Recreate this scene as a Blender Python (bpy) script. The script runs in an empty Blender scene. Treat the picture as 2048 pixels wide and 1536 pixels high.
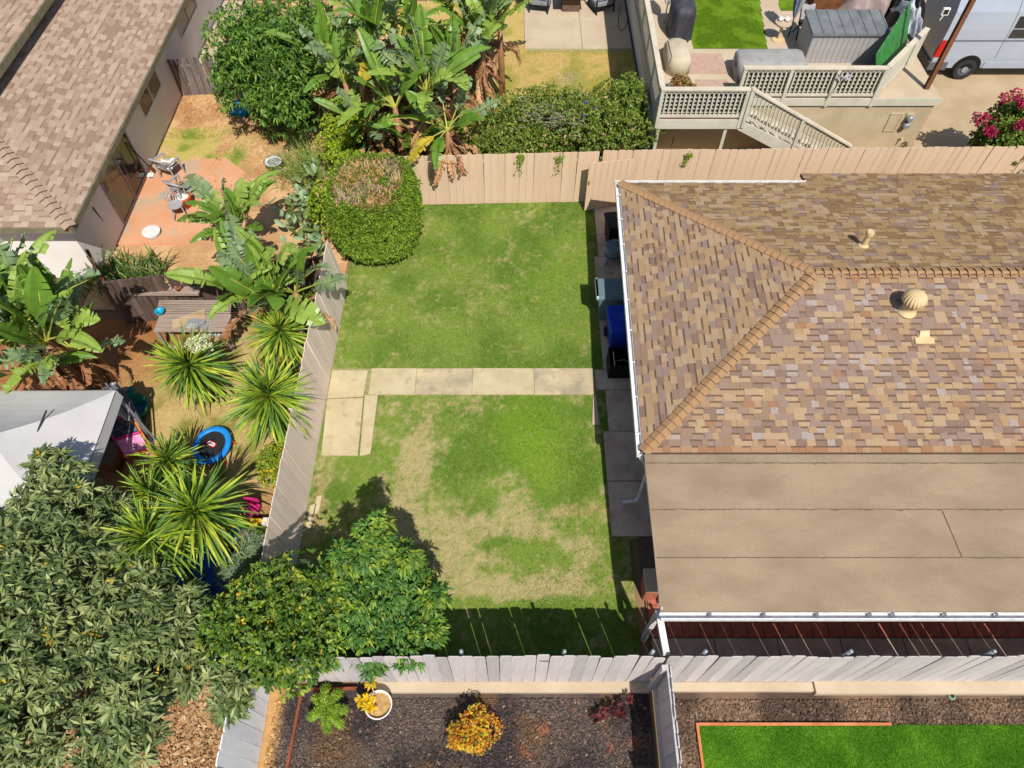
import bpy, math, random
import numpy as np
from mathutils import Vector, Matrix, Quaternion

# ------------------------------------------------------------------ camera, sky, sun, exposure
SC = bpy.context.scene
COL = SC.collection
CAM_H, PITCH, FPX = 14.0, math.radians(55.6), 1430.0
cam_d = bpy.data.cameras.new('camera'); cam = bpy.data.objects.new('camera', cam_d); COL.objects.link(cam)
cam.location = (0, 0, CAM_H); cam.rotation_euler = (math.pi / 2 - PITCH, 0, 0)
cam_d.sensor_width = 36; cam_d.lens = FPX / 2048 * 36; cam_d.clip_end = 2000; cam_d.clip_start = 0.1
SC.camera = cam
SUN_EL = math.radians(53); SHX, SHY = -0.34, 1.0
n_ = math.hypot(SHX, SHY); SHX /= n_; SHY /= n_
W = bpy.data.worlds.new('World'); SC.world = W; W.use_nodes = True
nt = W.node_tree; bg = nt.nodes['Background']
sky = nt.nodes.new('ShaderNodeTexSky'); sky.sky_type = 'NISHITA'; sky.sun_disc = False
sky.sun_elevation = SUN_EL; sky.sun_rotation = math.atan2(-SHX, -SHY)
nt.links.new(sky.outputs[0], bg.inputs[0]); bg.inputs[1].default_value = 0.095
sd = bpy.data.lights.new('sun', 'SUN'); so = bpy.data.objects.new('sun', sd); COL.objects.link(so)
sd.energy = 4.8; sd.angle = math.radians(0.5); sd.color = (1.0, 0.955, 0.88)
ldir = Vector((SHX * math.cos(SUN_EL), SHY * math.cos(SUN_EL), -math.sin(SUN_EL)))
so.rotation_euler = ldir.to_track_quat('-Z', 'Y').to_euler(); so.location = (5, -20, 30)
SC.view_settings.view_transform = 'Standard'; SC.view_settings.look = 'None'
SC.view_settings.exposure = 0.25; SC.view_settings.gamma = 1.0

# ------------------------------------------------------------------ helpers
rng = random.Random(11); npr = np.random.default_rng(5)
S_, C_ = math.sin(PITCH), math.cos(PITCH)
def P(px, py, z=0.0):
    u, v = (px - 1024) / FPX, (py - 768) / FPX
    t = (CAM_H - z) / (S_ + v * C_)
    return Vector((u * t, t * (C_ - v * S_), z))
def ray_plane(px, py, p0, n):
    u, v = (px - 1024) / FPX, (py - 768) / FPX
    d = Vector((u, C_ - v * S_, -(S_ + v * C_))); o = Vector((0, 0, CAM_H))
    return o + d * ((p0 - o).dot(n) / d.dot(n))
def proj(p):
    r = Vector(p) - Vector((0, 0, CAM_H)); w = r.y * C_ - r.z * S_
    return 1024 + FPX * r.x / w, 768 + FPX * (-(r.y * S_ + r.z * C_)) / w
def lin(c): return c / 12.92 if c <= 0.04045 else ((c + 0.055) / 1.055) ** 2.4
def C(r, g, b, k=0.8): return (lin(r / 255) * k, lin(g / 255) * k, lin(b / 255) * k, 1)

MATS = {}
def mat(name, col, col2=None, scale=6.0, rough=0.85, bump=0.0, bscale=None, metal=0.0, trans=0.0, attr=False, spec=0.25, detail=4, stretch=None, fac=(0.35, 0.65), col3=None, scale3=40, fac3=(0.55, 0.75)):
    if name in MATS: return MATS[name]
    m = bpy.data.materials.new(name); m.use_nodes = True; t = m.node_tree; b = t.nodes['Principled BSDF']
    b.inputs['Roughness'].default_value = rough; b.inputs['Metallic'].default_value = metal
    b.inputs['Specular IOR Level'].default_value = spec
    tc = t.nodes.new('ShaderNodeTexCoord'); src = tc.outputs['Object']
    if stretch:
        mp = t.nodes.new('ShaderNodeMapping'); mp.inputs['Scale'].default_value = stretch
        t.links.new(src, mp.inputs[0]); src = mp.outputs[0]
    out = None
    if attr:
        a = t.nodes.new('ShaderNodeVertexColor'); a.layer_name = 'Col'; out = a.outputs[0]
    def nz(sc, det=detail, r=0.6):
        n = t.nodes.new('ShaderNodeTexNoise'); n.inputs['Scale'].default_value = sc; n.inputs['Detail'].default_value = det
        n.inputs['Roughness'].default_value = r; t.links.new(src, n.inputs[0]); return n.outputs[0]
    def ramp(o, lo, hi):
        r = t.nodes.new('ShaderNodeMapRange'); r.inputs[1].default_value = lo; r.inputs[2].default_value = hi
        t.links.new(o, r.inputs[0]); return r.outputs[0]
    def mix(f, a, b2, mode='MIX'):
        x = t.nodes.new('ShaderNodeMix'); x.data_type = 'RGBA'; x.blend_type = mode
        t.links.new(f, x.inputs[0])
        for s, val in ((6, a), (7, b2)):
            if isinstance(val, tuple): x.inputs[s].default_value = val
            else: t.links.new(val, x.inputs[s])
        return x.outputs[2]
    if out is None:
        out = mix(ramp(nz(scale), *fac), col, col2) if col2 else None
    else:
        if col2: out = mix(ramp(nz(scale), *fac), out, mix(ramp(nz(scale * 3.1), 0, 1), out, col2, 'MULTIPLY'))
    if col3 is not None:
        out = mix(ramp(nz(scale3), *fac3), out if out is not None else col, col3)
    if out is not None: t.links.new(out, b.inputs['Base Color'])
    else: b.inputs['Base Color'].default_value = col
    if bump:
        bp = t.nodes.new('ShaderNodeBump'); bp.inputs['Strength'].default_value = bump; bp.inputs['Distance'].default_value = 0.02
        t.links.new(nz(bscale or scale * 4, 6, 0.7), bp.inputs['Height']); t.links.new(bp.outputs[0], b.inputs['Normal'])
    if trans:
        tr = t.nodes.new('ShaderNodeBsdfTranslucent'); mx = t.nodes.new('ShaderNodeMixShader'); mx.inputs[0].default_value = trans
        if out is not None: t.links.new(out, tr.inputs[0])
        else: tr.inputs[0].default_value = col
        t.links.new(b.outputs[0], mx.inputs[1]); t.links.new(tr.outputs[0], mx.inputs[2])
        t.links.new(mx.outputs[0], t.nodes['Material Output'].inputs[0])
    MATS[name] = m; return m
def M(k): return MATS[k]

def meta(o, label=None, cat=None, group=None, kind=None):
    if label: o['label'] = label
    if cat: o['category'] = cat
    if group: o['group'] = group
    if kind: o['kind'] = kind
    return o
def thing(name, label, cat, loc=(0, 0, 0), group=None, rz=0):
    o = bpy.data.objects.new(name, None); COL.objects.link(o); o.location = loc; o.rotation_euler = (0, 0, rz)
    o.empty_display_size = 0.1
    return meta(o, label, cat, group)
def wloc(o):
    p = Vector((0, 0, 0))
    while o is not None: p += o.location; o = o.parent
    return p
def link(me, name, parent=None, loc=None, rot=None, scale=None):
    o = bpy.data.objects.new(name, me); COL.objects.link(o)
    if parent is not None: o.parent = parent
    if loc is not None: o.location = loc
    if rot is not None: o.rotation_mode = 'QUATERNION'; o.rotation_quaternion = rot
    if scale is not None: o.scale = scale
    return o
def np_mesh(name, v, f, mats, mi=None, colors=None, smooth=None):
    """v (N,3), f (M,k)"""
    me = bpy.data.meshes.new(name); v = np.asarray(v, dtype=np.float32); f = np.asarray(f, dtype=np.int32)
    k = f.shape[1]; me.vertices.add(len(v)); me.vertices.foreach_set('co', v.ravel())
    me.loops.add(f.size); me.loops.foreach_set('vertex_index', f.ravel())
    me.polygons.add(len(f)); me.polygons.foreach_set('loop_start', np.arange(0, f.size, k, dtype=np.int32))
    try: me.polygons.foreach_set('loop_total', np.full(len(f), k, dtype=np.int32))
    except Exception: pass
    for m in mats: me.materials.append(m)
    if mi is not None: me.polygons.foreach_set('material_index', np.asarray(mi, dtype=np.int32))
    if smooth is not None: me.polygons.foreach_set('use_smooth', np.full(len(f), bool(smooth)))
    if colors is not None:
        ca = me.color_attributes.new('Col', 'FLOAT_COLOR', 'POINT')
        ca.data.foreach_set('color', np.asarray(colors, dtype=np.float32).ravel())
    me.update(calc_edges=True); me.validate(); return me

class MB:
    def __init__(s): s.v = []; s.f = []; s.m = []
    def add(s, vs, fs, m=0):
        n = len(s.v); s.v += [tuple(p) for p in vs]; s.f += [tuple(i + n for i in f) for f in fs]; s.m += [m] * len(fs); return s
    def box(s, x0, x1, y0, y1, z0, z1, m=0):
        v = [(x, y, z) for z in (z0, z1) for y in (y0, y1) for x in (x0, x1)]
        return s.add(v, [(0, 2, 3, 1), (4, 5, 7, 6), (0, 1, 5, 4), (2, 6, 7, 3), (0, 4, 6, 2), (1, 3, 7, 5)], m)
    def beam(s, a, b, w, h, m=0, up=(0, 0, 1)):
        a, b = Vector(a), Vector(b); d = (b - a).normalized(); u = Vector(up)
        if abs(d.dot(u)) > 0.98: u = Vector((0, 1, 0))
        r = d.cross(u).normalized(); u = r.cross(d)
        v = [p + r * (w / 2 * i) + u * (h / 2 * j) for p in (a, b) for (i, j) in ((-1, -1), (1, -1), (1, 1), (-1, 1))]
        return s.add(v, [(0, 3, 2, 1), (4, 5, 6, 7), (0, 1, 5, 4), (1, 2, 6, 5), (2, 3, 7, 6), (3, 0, 4, 7)], m)
    def prism(s, pts, z0, z1, m=0, side=None):
        n = len(pts); v = [(p[0], p[1], z0) for p in pts] + [(p[0], p[1], z1) for p in pts]
        s.add(v, [tuple(range(n - 1, -1, -1)), tuple(range(n, 2 * n))], m)
        k = len(s.v) - 2 * n
        for i in range(n):
            j = (i + 1) % n; s.f.append((k + i, k + j, k + n + j, k + n + i)); s.m.append(m if side is None else side)
        return s
    def tube(s, pts, r, n=6, m=0, cap=True):
        pts = [Vector(p) for p in pts]; rs = r if isinstance(r, (list, tuple)) else [r] * len(pts)
        k = len(s.v); prev = None
        for i, p in enumerate(pts):
            d = (pts[min(i + 1, len(pts) - 1)] - pts[max(i - 1, 0)]).normalized()
            a = prev if prev is not None else (Vector((0, 0, 1)) if abs(d.z) < 0.9 else Vector((1, 0, 0)))
            x = (a - d * a.dot(d)).normalized(); y = d.cross(x); prev = x
            for q in range(n):
                t = 2 * math.pi * q / n; s.v.append(tuple(p + (x * math.cos(t) + y * math.sin(t)) * rs[i]))
        for i in range(len(pts) - 1):
            for q in range(n):
                a = k + i * n + q; b = k + i * n + (q + 1) % n; s.f.append((a, b, b + n, a + n)); s.m.append(m)
        if cap:
            s.f.append(tuple(k + q for q in range(n - 1, -1, -1))); s.m.append(m)
            e = k + (len(pts) - 1) * n; s.f.append(tuple(e + q for q in range(n))); s.m.append(m)
        return s
    def lathe(s, prof, n=20, c=(0, 0, 0), m=0, sx=1, sy=1, cap0=True, cap1=True):
        k = len(s.v)
        for (r, z) in prof:
            for q in range(n):
                t = 2 * math.pi * q / n; s.v.append((c[0] + r * sx * math.cos(t), c[1] + r * sy * math.sin(t), c[2] + z))
        for i in range(len(prof) - 1):
            for q in range(n):
                a = k + i * n + q; b = k + i * n + (q + 1) % n; s.f.append((a, b, b + n, a + n)); s.m.append(m)
        if cap0: s.f.append(tuple(k + q for q in range(n - 1, -1, -1))); s.m.append(m)
        if cap1:
            e = k + (len(prof) - 1) * n; s.f.append(tuple(e + q for q in range(n))); s.m.append(m)
        return s
    def grid(s, fn, nu, nv, m=0):
        k = len(s.v)
        for j in range(nv + 1):
            for i in range(nu + 1): s.v.append(tuple(fn(i / nu, j / nv)))
        for j in range(nv):
            for i in range(nu):
                a = k + j * (nu + 1) + i; s.f.append((a, a + 1, a + nu + 2, a + nu + 1)); s.m.append(m)
        return s
    def rbox(s, x0, x1, y0, y1, z0, z1, r=0.04, m=0):
        """box with chamfered top edges and corners"""
        def ring(i, z):
            a, b, c, d = x0 + i, x1 - i, y0 + i, y1 - i; q = r
            return [(a + q, c, z), (b - q, c, z), (b, c + q, z), (b, d - q, z), (b - q, d, z), (a + q, d, z), (a, d - q, z), (a, c + q, z)]
        L = [ring(0, z0), ring(0, z1 - r), ring(r * 0.3, z1 - r * 0.3), ring(r, z1)]
        k = len(s.v)
        for g in L: s.v += g
        s.f.append(tuple(k + i for i in range(7, -1, -1))); s.m.append(m)
        for i in range(3):
            for q in range(8):
                a = k + i * 8 + q; b = k + i * 8 + (q + 1) % 8; s.f.append((a, b, b + 8, a + 8)); s.m.append(m)
        s.f.append(tuple(k + 24 + i for i in range(8))); s.m.append(m); return s
    def mesh(s, name, mats, off=(0, 0, 0), smooth=False):
        me = bpy.data.meshes.new(name)
        me.from_pydata([(p[0] - off[0], p[1] - off[1], p[2] - off[2]) for p in s.v], [], s.f)
        for m in (mats if isinstance(mats, (list, tuple)) else [mats]): me.materials.append(m)
        me.polygons.foreach_set('material_index', s.m)
        if smooth: me.polygons.foreach_set('use_smooth', [True] * len(s.f))
        me.update(); return me
    def build(s, name, mats, parent=None, smooth=False, local=False):
        """verts in world coordinates unless local"""
        off = wloc(parent) if (parent is not None and not local) else (0, 0, 0)
        return link(s.mesh(name, mats, off, smooth), name, parent)

# value noise for ground colouring
_lat = npr.random((256, 256))
def vnoise(x, y, s):
    x = np.asarray(x) * s + 100.3; y = np.asarray(y) * s + 57.7
    xi = np.floor(x).astype(int); yi = np.floor(y).astype(int); fx = x - xi; fy = y - yi
    fx = fx * fx * (3 - 2 * fx); fy = fy * fy * (3 - 2 * fy)
    g = lambda a, b: _lat[a % 256, b % 256]
    return (g(xi, yi) * (1 - fx) + g(xi + 1, yi) * fx) * (1 - fy) + (g(xi, yi + 1) * (1 - fx) + g(xi + 1, yi + 1) * fx) * fy
def fbm(x, y, s, o=4):
    r = 0; a = 0.5; t = 0
    for i in range(o): r = r + a * vnoise(x, y, s * 2 ** i); t += a; a *= 0.5
    return r / t
def gauss(x, y, px, py, rx, ry, z=0.0):
    """soft blob; centre given where the photo shows it, radii in metres"""
    c = P(px, py, z); return np.exp(-(((x - c.x) / rx) ** 2 + ((y - c.y) / ry) ** 2))
def inpoly(x, y, poly):
    r = np.zeros(np.shape(x), bool); n = len(poly)
    for i in range(n):
        x0, y0 = poly[i][0], poly[i][1]; x1, y1 = poly[(i + 1) % n][0], poly[(i + 1) % n][1]
        if y0 == y1: continue
        c = ((y0 > y) != (y1 > y)) & (x < (x1 - x0) * (y - y0) / (y1 - y0) + x0); r ^= c
    return r
def smooth(e0, e1, x):
    t = np.clip((x - e0) / (e1 - e0), 0, 1); return t * t * (3 - 2 * t)
def mixc(a, b, t):
    t = np.asarray(t)[..., None]; return np.asarray(a) * (1 - t) + np.asarray(b) * t

def ground_patch(name, x0, x1, y0, y1, z, step, colfn, m, kind='structure', relief=0.0, poly=None):
    nx, ny = max(2, int((x1 - x0) / step)), max(2, int((y1 - y0) / step))
    gx, gy = np.meshgrid(np.linspace(x0, x1, nx + 1), np.linspace(y0, y1, ny + 1))
    gz = np.full_like(gx, z)
    if relief: gz = gz + relief * (fbm(gx, gy, 1.3) - 0.5)
    v = np.stack([gx, gy, gz], -1).reshape(-1, 3)
    i = np.arange(nx * ny); r = i // nx; q = i % nx; a = r * (nx + 1) + q
    f = np.stack([a, a + 1, a + nx + 2, a + nx + 1], -1)
    if poly is not None:
        cx = v[f].mean(1); f = f[inpoly(cx[:, 0], cx[:, 1], poly)]
    cl = colfn(v[:, 0], v[:, 1])
    o = link(np_mesh(name, v, f, [m], colors=cl), name); o['kind'] = kind; return o

def blades(name, n, x0, x1, y0, y1, z, colfn, m, h=(0.02, 0.05), w=0.012, mask=None, jit=0.25, lean=0.6, straw=0.0):
    x = npr.uniform(x0, x1, n); y = npr.uniform(y0, y1, n)
    if mask is not None: k = mask(x, y); x, y = x[k], y[k]
    n = len(x)
    a = npr.uniform(0, 2 * math.pi, n); hh = npr.uniform(h[0], h[1], n); ln = hh * npr.uniform(0.1, lean * 2, n)
    dx, dy = np.cos(a), np.sin(a); ww = w * npr.uniform(0.6, 1.3, n)
    b = np.stack([x, y, np.full(n, z)], -1); pr = np.stack([-dy * ww / 2, dx * ww / 2, np.zeros(n)], -1)
    tp = b + np.stack([dx * ln, dy * ln, hh], -1)
    v = np.stack([b - pr, b + pr, tp], 1).reshape(-1, 3); f = np.arange(3 * n).reshape(-1, 3)
    c = colfn(x, y); c = c.copy(); c[:, :3] *= npr.uniform(1 - jit, 1 + jit, (n, 1))
    if straw:
        k = npr.random(n) < straw; c[k] = mixc(c[k], np.array(C(226, 208, 156, .66)), npr.uniform(.3, .9, k.sum()))
    o = link(np_mesh(name, v, f, [m], colors=np.repeat(c, 3, 0)), name); return o

# ---- foliage
def leaf_soup(pos, dirs, L, Wd, nrm=None, droop=0.25, fold=0.25, mi=None):
    """six-vertex bent leaves, 4 triangles each; returns v,f,mi"""
    n = len(pos); d = dirs / np.maximum(np.linalg.norm(dirs, axis=1, keepdims=True), 1e-6)
    up = np.tile(np.array([0, 0, 1.0]), (n, 1)) + npr.normal(0, 0.35, (n, 3)) if nrm is None else nrm
    r = np.cross(d, up); r /= np.maximum(np.linalg.norm(r, axis=1, keepdims=True), 1e-6); u = np.cross(r, d)
    L = np.asarray(L)[:, None]; Wd = np.asarray(Wd)[:, None]
    mid = pos + d * L * 0.5; tip = pos + d * L - np.array([0, 0, 1.0]) * L * droop * npr.uniform(0.3, 1.4, (n, 1))
    lf = mid - r * Wd * 0.5 + u * Wd * fold; rt = mid + r * Wd * 0.5 + u * Wd * fold
    v = np.stack([pos, rt, mid, lf, tip], 1).reshape(-1, 3)
    b = np.arange(n)[:, None] * 5
    f = np.concatenate([b + np.array([[0, 1, 2]]), b + np.array([[0, 2, 3]]), b + np.array([[1, 4, 2]]), b + np.array([[2, 4, 3]])], 1).reshape(-1, 3)
    m4 = None if mi is None else np.repeat(mi, 4)
    return v, f, m4
def unit(a): return a / np.maximum(np.linalg.norm(a, axis=-1, keepdims=True), 1e-9)
def crown_pts(c, rad, n, lumps=14, lr=0.42, inner=0.25, top=0.15, seed=None):
    """points and outward axes over an uneven crown made of overlapping lumps"""
    g = np.random.default_rng(seed if seed is not None else npr.integers(1 << 30))
    c = np.array(c, float); rad = np.array(rad, float)
    d = unit(g.normal(0, 1, (lumps, 3)) + np.array([0, 0, top])); lc = d * g.uniform(0.35, 0.72, (lumps, 1)); lrr = lr * g.uniform(0.65, 1.25, lumps)
    k = g.integers(0, lumps, n); dd = unit(g.normal(0, 1, (n, 3)) + np.array([0, 0, 0.35]))
    rr = np.where(g.random(n) < inner, g.uniform(0.2, 0.9, n), g.uniform(0.85, 1.05, n))
    q = lc[k] + dd * (lrr[k] * rr)[:, None]
    return c + q * rad, unit(dd * 0.7 + unit(q) * 0.6), k
def rosettes(p, ax, per, L, Wd, mats, wts, spread=(0.15, 0.9), droop=0.25, fold=0.22, jitL=0.3):
    n = len(p); per_n = per
    P_ = np.repeat(p, per_n, 0); A = np.repeat(ax, per_n, 0); N = n * per_n
    t = unit(np.cross(A, npr.normal(0, 1, (N, 3)))); s = npr.uniform(spread[0], spread[1], (N, 1))
    d = unit(A * (1 - s) + t * s * 1.2)
    mi = np.repeat(npr.choice(len(mats), n, p=np.array(wts) / sum(wts)), per_n)
    k = npr.random(N) < 0.25; mi[k] = npr.choice(len(mats), k.sum(), p=np.array(wts) / sum(wts))
    LL = L * npr.uniform(1 - jitL, 1 + jitL, N)
    return leaf_soup(P_ + d * 0.01, d, LL, LL * (Wd / L), droop=droop, fold=fold, mi=mi)
def soup_obj(name, soups, mats, parent, kind='stuff', smooth=None):
    vs, fs, ms, o = [], [], [], 0
    for v, f, m in soups: vs.append(v); fs.append(f + o); ms.append(m if m is not None else np.zeros(len(f), int)); o += len(v)
    off = np.array(wloc(parent)) if parent is not None else 0
    ob = link(np_mesh(name, np.concatenate(vs) - off, np.concatenate(fs), mats, np.concatenate(ms), smooth=smooth), name, parent)
    if kind: ob['kind'] = kind
    return ob
def trunk_limbs(parent, base, targets, r0, m, name='trunk', r1=0.025):
    mb = MB(); base = Vector(base); fork = base + (sum((Vector(t) for t in targets), Vector()) / len(targets) - base) * 0.4
    mb.tube([base, base.lerp(fork, 0.5) + Vector((0.03, -0.02, 0)), fork], [r0 * 1.25, r0, r0 * 0.85], 8)
    for t in targets:
        t = Vector(t); md = fork.lerp(t, 0.5) + Vector((rng.uniform(-.1, .1), rng.uniform(-.1, .1), .08))
        mb.tube([fork, md, t], [r0 * 0.7, r0 * 0.45, r1], 6)
    return mb.build(name, m, parent, smooth=True)
# ------------------------------------------------------------------ materials
K = 0.78
lawn_m = mat('lawn', None, (0.6, 0.6, 0.55, 1), scale=9, attr=True, bump=0.5, bscale=70, rough=0.95, spec=0.1)
blade_m = mat('grass_blade', None, attr=True, rough=0.7, trans=0.25, spec=0.15)
soil_m = mat('soil', None, (0.62, 0.6, 0.58, 1), scale=11, attr=True, bump=0.6, bscale=45, rough=0.97, spec=0.08)
mat('concrete', C(230, 212, 170, .64), C(218, 199, 157, .62), scale=1.6, bump=0.12, bscale=60, col3=C(188, 168, 128, .62), scale3=5, fac3=(0.55, 0.8), rough=0.92)
mat('concrete_worn', C(226, 206, 164, .68), C(196, 178, 148, .62), scale=1.6, bump=0.3, bscale=90, col3=C(182, 168, 144, .62), scale3=2.2, fac3=(0.48, 0.66), rough=0.95)
mat('concrete_grey', C(226, 202, 178, .74), C(200, 174, 154, .7), scale=2.0, bump=0.2, bscale=50, rough=0.95)
mat('concrete_cream', C(220, 200, 172, .68), C(206, 184, 156, .68), scale=1.0, bump=0.1, bscale=40, rough=0.9)
mat('driveway', C(204, 182, 148, .7), C(188, 162, 126, .7), scale=0.8, bump=0.12, bscale=30, col3=C(176, 150, 116, .7), scale3=5, fac3=(0.6, 0.8))
mat('paver_red', C(196, 118, 94), C(168, 98, 80), scale=9, bump=0.2)
mat('terracotta_floor', C(234, 178, 138, .7), C(224, 160, 118, .7), scale=1.1, bump=0.1, col3=C(178, 168, 142), scale3=0.9, fac3=(0.52, 0.66))
mat('white_paint', C(232, 226, 220, .85), C(214, 208, 204, .85), scale=3, rough=0.6, bump=0.05)
mat('white_metal', C(235, 234, 232, .85), C(214, 212, 210, .85), scale=8, rough=0.4)
mat('fence_grey', C(216, 206, 202, .8), C(200, 190, 188, .8), scale=2.2, rough=0.75, bump=0.12, bscale=40, stretch=(6, 6, 0.6), col3=C(178, 168, 164, .8), scale3=3, fac3=(.6, .85))
mat('fence_grey_c', C(194, 188, 186, .78), C(180, 172, 170, .78), scale=2.2, rough=0.75, bump=0.15, bscale=40, stretch=(6, 6, 0.6))
mat('fence_white', C(240, 240, 240, .95), C(228, 228, 230, .95), scale=2.2, rough=.6, bump=.1, bscale=40, stretch=(6, 6, .6))
mat('fence_white_b', C(232, 232, 234, .95), C(220, 220, 224, .95), scale=2.2, rough=.6, bump=.1, bscale=40, stretch=(6, 6, .6))
mat('fence_grey_b', C(206, 200, 198, .8), C(190, 182, 180, .8), scale=2.2, rough=0.75, bump=0.12, bscale=40, stretch=(6, 6, 0.6))
mat('fence_tan', C(232, 203, 172, .76), C(224, 193, 160, .76), scale=2.0, rough=0.8, bump=0.12, bscale=30, stretch=(6, 6, 0.5), col3=C(208, 176, 142, .76), scale3=1.6, fac3=(.58, .8))
mat('fence_tan_b', C(228, 198, 166, .76), C(218, 187, 154, .76), scale=2.0, rough=0.8, bump=0.12, bscale=30, stretch=(6, 6, 0.5))
mat('fence_taupe', C(222, 204, 186, 1), C(212, 193, 175, 1), scale=2.2, rough=0.8, bump=0.15, bscale=30, stretch=(6, 6, 0.5))
mat('fence_taupe_b', C(216, 198, 180, 1), C(205, 186, 168, 1), scale=2.2, rough=0.8, bump=0.15, bscale=30, stretch=(6, 6, 0.5))
mat('old_wood', C(112, 92, 82), C(78, 62, 54), scale=3, rough=0.95, bump=0.5, bscale=30, stretch=(8, 8, 0.6))
mat('old_wood_b', C(130, 112, 102), C(92, 76, 68), scale=3, rough=0.95, bump=0.5, bscale=30, stretch=(8, 8, 0.6))
mat('grey_wood', C(150, 140, 135), C(100, 92, 90), scale=5, rough=0.95, bump=0.5, bscale=40, stretch=(10, 10, 0.5))
mat('bench_wood', C(178, 160, 145), C(148, 130, 116), scale=3, rough=0.9, bump=0.3, stretch=(0.6, 8, 8))
mat('brown_wood', C(128, 78, 48), C(98, 58, 36), scale=4, rough=0.8, bump=0.2)
mat('stucco_cream', C(202, 184, 152, .76), C(188, 168, 136, .76), scale=1.2, bump=0.25, bscale=80)
mat('stucco_white', C(232, 226, 218, .95), C(224, 216, 208, .95), scale=1.0, bump=0.15, bscale=80)
mat('stucco_shade', C(188, 168, 158, .9), C(174, 152, 142, .9), scale=0.8, bump=0.15, bscale=80)
mat('deck_paint', C(226, 214, 192, .76), C(208, 195, 172, .76), scale=2.5, rough=0.7, bump=0.08)
mat('deck_trim', C(205, 200, 180, .84), C(190, 184, 164, .84), scale=2.0, rough=0.7)
mat('roll_roof', C(188, 164, 136, .66), C(170, 146, 118, .62), scale=1.3, stretch=(.6, 1.2, 1), bump=0.35, bscale=160, col3=C(160, 136, 110, .62), scale3=55, fac3=(0.5, 0.75), rough=0.97)
mat('tar', C(124, 104, 86), C(96, 80, 66), scale=9)
mat('dark_metal', C(40, 40, 42), rough=0.5, metal=0.3)
mat('steel', C(160, 165, 172), rough=0.45, metal=0.7)
mat('black_plastic', C(26, 26, 28), C(18, 18, 20), scale=5, rough=0.45)
mat('glass_dark', C(50, 52, 50), rough=0.08, spec=0.6)
mat('glass_tan', C(140, 118, 70), C(110, 98, 70), scale=1.5, rough=0.08, spec=0.6)
mat('vent_tan', C(222, 196, 150), C(206, 178, 132), scale=4, rough=0.7)
mat('bark', C(118, 98, 82), C(82, 66, 54), scale=9, bump=0.5, stretch=(1, 1, .3))
mat('bark_grey', C(150, 146, 142), C(112, 106, 102), scale=10, bump=0.5)
def leafm(n, r, g, b, k=.92, t=0.22, rough=0.5): return mat(n, C(r, g, b, k), C(r * .8, g * .82, b * .75, k), scale=3, rough=rough, trans=t, spec=0.35)
leafm('lf_loquat_a', 130, 146, 86, rough=.42); leafm('lf_loquat_b', 92, 112, 64); leafm('lf_loquat_c', 170, 178, 116); leafm('lf_yellow', 214, 178, 50)
leafm('lf_citrus_a', 106, 138, 42); leafm('lf_citrus_b', 74, 108, 36); leafm('lf_citrus_c', 162, 172, 60)
leafm('lf_peach_a', 96, 138, 54); leafm('lf_peach_b', 68, 112, 44); leafm('lf_peach_c', 150, 172, 56)
leafm('lf_bush_a', 100, 138, 50); leafm('lf_bush_b', 74, 112, 42); leafm('lf_bush_c', 134, 166, 64)
leafm('lf_privet_a', 118, 146, 34); leafm('lf_privet_b', 86, 118, 28); leafm('lf_privet_c', 150, 172, 46)
leafm('lf_lime_a', 176, 192, 48); leafm('lf_lime_b', 142, 168, 40)
leafm('lf_hedge_a', 124, 146, 50); leafm('lf_hedge_b', 92, 118, 40); leafm('lf_hedge_c', 156, 170, 74)
leafm('lf_yucca_a', 162, 186, 54, t=.15); leafm('lf_yucca_b', 124, 158, 54, t=.15); leafm('lf_yucca_c', 200, 208, 74, t=.15); leafm('lf_yucca_d', 94, 132, 56, t=.15)
leafm('lf_paddle_a', 112, 150, 54, rough=.4); leafm('lf_paddle_b', 150, 176, 78, rough=.4); leafm('lf_paddle_c', 136, 160, 116, rough=.42); leafm('lf_paddle_y', 204, 180, 62)
leafm('lf_midrib', 206, 206, 96); leafm('lf_dead', 208, 160, 118, t=.1); leafm('lf_dead_b', 172, 120, 86, t=.1)
leafm('lf_cactus', 146, 172, 132, t=.05); leafm('lf_grassy', 138, 172, 72); leafm('lf_juniper', 150, 172, 142); leafm('lf_strap', 96, 122, 58); leafm('lf_strap_b', 148, 162, 88)
leafm('lf_orange', 228, 148, 38); leafm('lf_orange_b', 204, 112, 42); leafm('lf_gold', 226, 192, 50); leafm('lf_fern', 142, 172, 46); leafm('lf_fern_b', 110, 146, 38)
leafm('lf_succ_yel', 250, 205, 20); leafm('lf_burgundy', 128, 48, 52); leafm('lf_burg_dark', 72, 42, 50); leafm('lf_magenta', 200, 36, 92); leafm('lf_white', 246, 242, 214)
leafm('lf_twig', 212, 172, 130, t=0); leafm('lf_twig_red', 208, 142, 88, t=0); leafm('lf_twig_grey', 166, 152, 142, t=0); leafm('lf_brown', 150, 116, 66); leafm('lf_blue', 84, 92, 220); leafm('lf_var', 214, 214, 150)

# ------------------------------------------------------------------ ground
def a3(*c): return np.array(C(*c))
G_GREEN, G_DARK, G_LIME, G_STRAW, G_DIRT = a3(138, 162, 66, .68), a3(112, 144, 52, .66), a3(134, 174, 46, .68), a3(212, 194, 140, .64), a3(206, 164, 116, .64)
gm = MB(); gm.box(-600, 600, -400, 900, -0.5, -0.06); meta(gm.build('ground', mat('far_dirt', C(150, 118, 86), C(120, 104, 70), scale=0.4)), kind='structure')

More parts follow.
